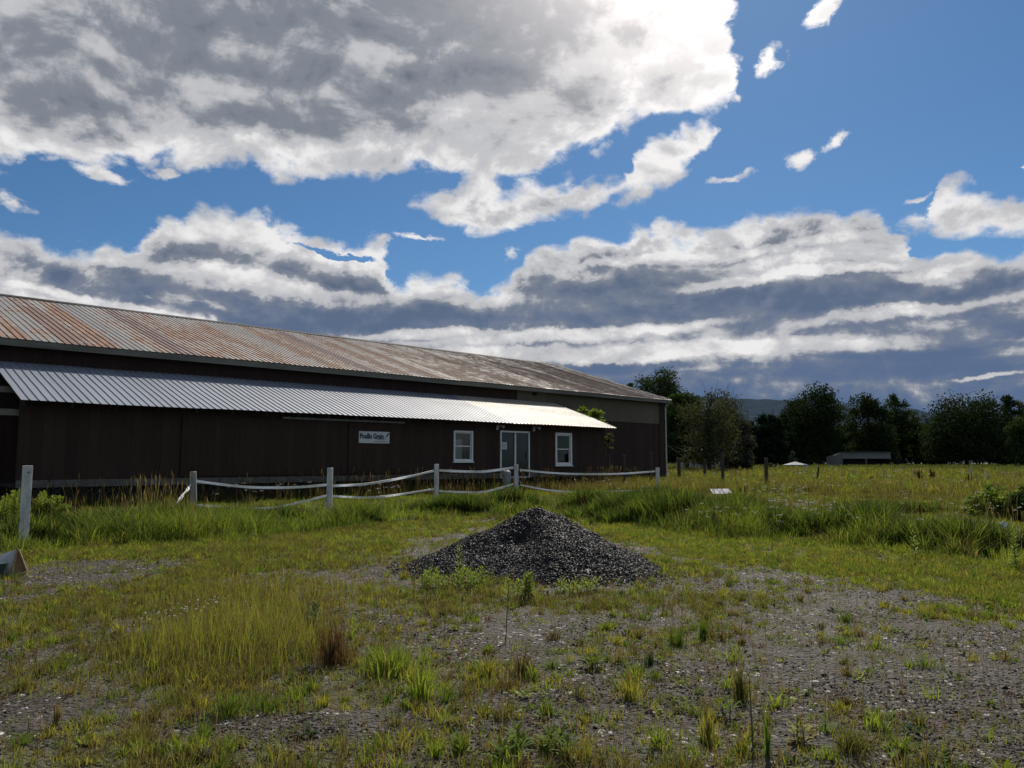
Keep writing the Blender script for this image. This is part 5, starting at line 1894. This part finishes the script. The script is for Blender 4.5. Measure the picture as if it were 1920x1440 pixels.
# small white shed with a dark lean roof
Y = 82
x, z = base_at(1368, Y)
sh = empty('small_shed', (x, Y, z), R(25))
tag(sh, 'small white walled shed with a dark slanting roof, right of the hip roofed one', 'shed')
m = MB()
m.add([(-.7, -.6, -.2), (.55, -.6, -.2), (.55, 1.0, -.2), (-.7, 1.0, -.2), (-.7, -.6, 1.75), (.55, -.6, 1.35), (.55, 1.0, 1.35), (-.7, 1.0, 1.75)],
      [(0, 3, 2, 1), (4, 5, 6, 7), (0, 1, 5, 4), (1, 2, 6, 5), (2, 3, 7, 6), (3, 0, 4, 7)])
m.build('wall', M_whites, sh)
m = MB()
m.add([(-.8, -.8, 1.80), (.95, -.8, 1.24), (.95, 1.2, 1.24), (-.8, 1.2, 1.80), (-.8, -.8, 1.86), (.95, -.8, 1.30), (.95, 1.2, 1.30), (-.8, 1.2, 1.86)],
      [(0, 3, 2, 1), (4, 5, 6, 7), (0, 1, 5, 4), (1, 2, 6, 5), (2, 3, 7, 6), (3, 0, 4, 7)])
m.build('roof', M_dkroof, sh)
# open sided run-in shed
Y = 112
x, z = base_at(1620, Y)
sh = empty('open_shed', (x, Y, z), R(2))
tag(sh, 'open sided animal shelter with a grey fascia and one post, before the dark trees', 'shelter')
ht = at(1620, 847, Y)[2] - z
hb = at(1620, 860, Y)[2] - z
wl, wr = -41 / FPX * Y, 51 / FPX * Y
m = MB()
m.add([(wl - 1.0, 0, -.3), (wl, -.1, -.3), (wl, 3, -.3), (wl - 1.0, 3, -.3), (wl - 1.0, 0, ht - .45), (wl, -.1, ht - .1), (wl, 3, ht - .5), (wl - 1.0, 3, ht - .7)],
      [(0, 3, 2, 1), (4, 5, 6, 7), (0, 1, 5, 4), (1, 2, 6, 5), (2, 3, 7, 6), (3, 0, 4, 7)])
m.build('side_wall', simple('shelter_grey', (0.10, 0.108, 0.108), .85), sh)
m = MB()
m.box((wr - .1, 0, -.3), (wr, 3, ht - .4))
m.build('side_wall', M_darkpost, sh)
m = MB()
m.box((wl, 2.9, -.3), (wr - .1, 3, ht - .5))
m.build('back_wall', M_darkpost, sh)
m = MB()
m.box((wl, -.05, hb), (wr, .0, ht - .09))
m.build('fascia', simple('shelter_fascia', (0.15, 0.155, 0.15), .85), sh)
m = MB()
m.add([(wl - .1, -.3, ht - .06), (wr + .15, -.3, ht - .06), (wr + .15, 3.2, ht - .45), (wl - .1, 3.2, ht - .45), (wl - .1, -.3, ht), (wr + .15, -.3, ht), (wr + .15, 3.2, ht - .4), (wl - .1, 3.2, ht - .4)],
      [(0, 3, 2, 1), (4, 5, 6, 7), (0, 1, 5, 4), (1, 2, 6, 5), (2, 3, 7, 6), (3, 0, 4, 7)])
m.build('roof', M_dkroof, sh)
m = MB()
m.box((.25, .0, -.3), (.42, .15, hb))
m.build('post', simple('shelter_post', (0.12, 0.125, 0.125), .85), sh)
# white canopy
Y = 100
x, z = base_at(1491, Y)
zt = at(1491, 865.5, Y)[2] - z
ze = at(1491, 871.5, Y)[2] - z
sh = empty('canopy', (x, Y, z))
tag(sh, 'low white peaked canopy showing over the far grass', 'canopy')
m = MB()
w2 = 1.2
m.add([(-w2, -w2, ze), (w2, -w2, ze), (w2, w2, ze), (-w2, w2, ze), (0, 0, zt), (-w2, -w2, ze - .1), (w2, -w2, ze - .1), (w2, w2, ze - .1), (-w2, w2, ze - .1)],
      [(0, 1, 4), (1, 2, 4), (2, 3, 4), (3, 0, 4), (0, 5, 6, 1), (1, 6, 7, 2), (2, 7, 8, 3), (3, 8, 5, 0)])
m.build('cloth', simple('canopy_cloth', (0.16, 0.17, 0.19), .8), sh)
for sx_ in (-1, 1):
    for sy_ in (-1, 1):
        m = MB()
        m.tube([(sx_ * (w2 - .05), sy_ * (w2 - .05), -.1), (sx_ * (w2 - .05), sy_ * (w2 - .05), ze - .02)], .03, 6)
        m.build('leg', M_pipe, sh)

# ---------------------------------------------------------------- posts in the field
DP = [(1273, 861, 45, .09, 0, 'dark round post just right of the barn corner'), (1321, 861, 52, .09, 0, 'dark post in front of the grey hip roofed shed'),
      (1354, 849, 38, .08, 0, 'tallest dark post, standing beside the small white shed'), (1436, 859, 36, .085, 0, 'dark post wrapped in weeds right of the small white shed'),
      (1535, 876, 42, .05, .22, 'thin dark leaning post before the large round tree'), (1220, 849, 38, .075, 0, 'dark post against the barn wall by its right corner'),
      (1170, 854, 36, .06, 0, 'thin dark post against the barn wall right of the lean-to')]
for px, py, Y, r, lean, lab in DP:
    p = at(px, py, Y)
    g0 = float(ground_h(p[0], p[1]))
    o_ = empty('fence_post', (p[0], p[1], g0))
    tag(o_, lab, 'post', 'dark wooden posts in the field')
    m = MB()
    round_post(m, -lean, 0, -.3, p[2] - g0, r, (lean, 0))
    m.build('shaft', M_darkpost, o_)
    m = MB()
    m.tube([(0, 0, p[2] - g0 - .002), (0, 0, p[2] - g0 + .012)], r * .9, 10)
    m.build('top', M_post2, o_)
WL = ['pale stake beside the small pale bush left of the white canopy', 'pale stake touching the right edge of the white canopy', 'shorter pale stake just right of the canopy one', 'pale stake behind the thin leaning dark post',
      'pale stake before the big round tree left of the open shelter', 'pale stake at the left wall of the open shelter', 'pale stake in front of the open shelter near its middle post', 'thick pale stake at the right end of the open shelter',
      'short pale stake right of the open shelter', 'low pale stake between two dead dock stalks', 'tall pale stake in front of the broadest dark tree', 'pale stake under the right side of the broadest tree',
      'pale stake above the big bright bush', 'pale stake at the far right beyond the bushes']
WS = [(1458, 868, 80), (1508, 869, 78), (1511.5, 870, 70), (1532.5, 869, 75), (1553, 869, 80), (1563, 872, 62), (1603, 875, 52), (1656, 876, 48), (1692, 875, 70), (1709, 879, 50), (1819, 878, 46), (1850, 883, 44), (1884, 884, 46), (1903, 884, 50)]
for i, (px, py, Y) in enumerate(WS):
    p = at(px, py, Y)
    g0 = float(ground_h(p[0], p[1]))
    o_ = empty('fence_stake', (p[0], p[1], g0))
    tag(o_, WL[i], 'stake', 'pale stakes across the far field')
    m = MB()
    m.tube([(0, 0, -.2), (0, 0, p[2] - g0 - .05), (0, 0, p[2] - g0)], [.04, .038, .03], 8)
    m.build('shaft', simple('stake', (0.33, 0.34, 0.32), .8) if px == 1458 else bpy.data.materials['stake'], o_)
# dark dock weeds
DL = ['left one of two dead dock stalks under the white canopy', 'right one of two dead dock stalks under the white canopy', 'left dead dock stalk right of the open shelter', 'second dead dock stalk right of the open shelter',
      'dead dock stalk standing by the tall pale stake before the broadest tree', 'short dead dock stalk between the weedy dark post and the canopy', 'nearest dead dock stalk right of the white sheet in the grass', 'dead dock stalk in the grass below the open shelter']
for i, (px, py, Y, h_) in enumerate(((1484, 893, 38, .9), (1492, 894, 38, .8), (1722, 876, 44, .8), (1747, 874, 44, .9), (1815, 884, 40, .7), (1462, 905, 33, .6), (1436, 935, 24, .7), (1632, 888, 40, .6))):
    p = at(px, py, Y)
    g0 = float(ground_h(p[0], p[1]))
    B = Blades()
    n = 16
    B.stems(p[0] + rng.normal(0, .07, n), p[1] + rng.normal(0, .07, n), (p[2] - g0) * (.7 + .3 * rng.random(n)), np.full(n, .018), rng.random(n) * 6.28, .12 * rng.random(n), np.full((n, 3), .022), np.full(n, .5), np.full(n, .07), np.tile(np.array([.035, .018, .012]), (n, 1)))
    tag(B.build('dock_weed'), DL[i], 'weed', 'dead dock stalks in the pasture')

# white board and rag lying in the grass
p = at(1354, 922, 27)
o_ = empty('white_board', p, R(8))
tag(o_, 'white wavy sheet lying propped on the grass right of the fence', 'sheet')
m = MB()
N = 12
for i in range(N + 1):
    xx = -.34 + .68 * i / N
    wv = .025 * math.sin(i * 2.1)
    for yy, zz_ in ((-.02, -.085 + .03 * (i > 9)), (.25, .075)):
        m.v += [(xx, yy + wv, zz_), (xx, yy + wv, zz_ + .02)]
for i in range(N):
    a = 4 * i
    m.f += [(a, a + 4, a + 6, a + 2), (a + 1, a + 3, a + 7, a + 5), (a, a + 1, a + 5, a + 4), (a + 2, a + 6, a + 7, a + 3)]
m.build('sheet', simple('dirty_white_sheet', (0.42, 0.42, 0.46), .7, var=.3, scale=9), o_)
p = at(1882, 985, 15.5)
m = MB()
for i in range(9):
    a = i * .7
    m.v += [(math.cos(a) * .09, math.sin(a) * .06, .05 * math.sin(i * 1.7))]
m.v += [(0, 0, .09)]
m.f += [(i, (i + 1) % 9, 9) for i in range(9)]
o_ = m.build('white_rag', simple('rag', (0.6, 0.62, 0.66), .8), None)
o_.location = p
so = o_.modifiers.new('thickness', 'SOLIDIFY')
so.thickness = .01
tag(o_, 'crumpled white scrap caught in the meadow under the big bright bush', 'scrap')

# wooden prop at the left edge and a dark green thing beside it
gx_, gy_ = G(24, 1082)
z = float(ground_h(gx_, gy_))
pr = empty('wooden_ramp', (gx_, gy_, z), R(4))
tag(pr, 'white faced wedge shaped wooden stand open at its side, at the left edge', 'jump stand')
M_ply = simple('raw_plywood', (0.24, 0.18, 0.10), .8, var=.3, scale=5, stretch=(1, 1, 4))
M_whp = simple('painted_plywood', (0.36, 0.37, 0.37), .6, var=.1)
m = MB()                                                  # white face leaning back
m.add([(-.5, -.05, 0), (0.0, -.05, 0), (0.0, .05, .37), (-.5, .16, .22), (-.5, -.03, 0), (.0, -.03, 0), (.0, .07, .37), (-.5, .18, .22)],
      [(0, 1, 2, 3), (4, 7, 6, 5), (0, 4, 5, 1), (1, 5, 6, 2), (2, 6, 7, 3), (3, 7, 4, 0)])
m.build('face_panel', M_whp, pr)
m = MB()
m.tube([(0.01, -.07, 0), (0.01, .05, .385)], .016, 6)
m.build('upright', M_ply, pr)
m = MB()
m.tube([(0.02, .06, .37), (.125, .08, .10), (.13, .08, .06)], .014, 6)
m.build('brace', M_ply, pr)
m = MB()
m.add([(.02, -.04, .0), (.12, .08, .07), (.02, .06, .37), (.02, -.02, .0), (.12, .10, .07), (.02, .08, .37)], [(0, 1, 2), (3, 5, 4), (0, 3, 4, 1), (1, 4, 5, 2), (2, 5, 3, 0)])
m.build('side_panel', simple('brown_plywood', (0.16, 0.09, 0.045), .85), pr)
m = MB()
m.add([(.0, -.07, 0), (.13, .06, .02), (.13, .06, .06), (.0, -.07, .05), (.02, -.09, 0), (.15, .04, .02), (.15, .04, .06), (.02, -.09, .05)],
      [(0, 1, 2, 3), (4, 7, 6, 5), (0, 4, 5, 1), (1, 5, 6, 2), (2, 6, 7, 3), (3, 7, 4, 0)])
m.build('foot', M_ply, pr)
gx_, gy_ = G(-6, 1086)
z = float(ground_h(gx_, gy_))
bk = empty('bucket', (gx_, gy_, z))
tag(bk, 'dark green bucket cut by the left edge in front of the white wedge', 'bucket')
m = MB()
M_grn = simple('dark_green_plastic', (0.012, 0.04, 0.035), .4, var=.2)
m.tube([(0, 0, 0), (0, 0, .20)], [.095, .115], 20)
m.build('body', M_grn, bk, smooth=False)
m = MB()
m.tube([(0, 0, .195), (0, 0, .215)], [.125, .125], 20)
m.build('rim', M_grn, bk)
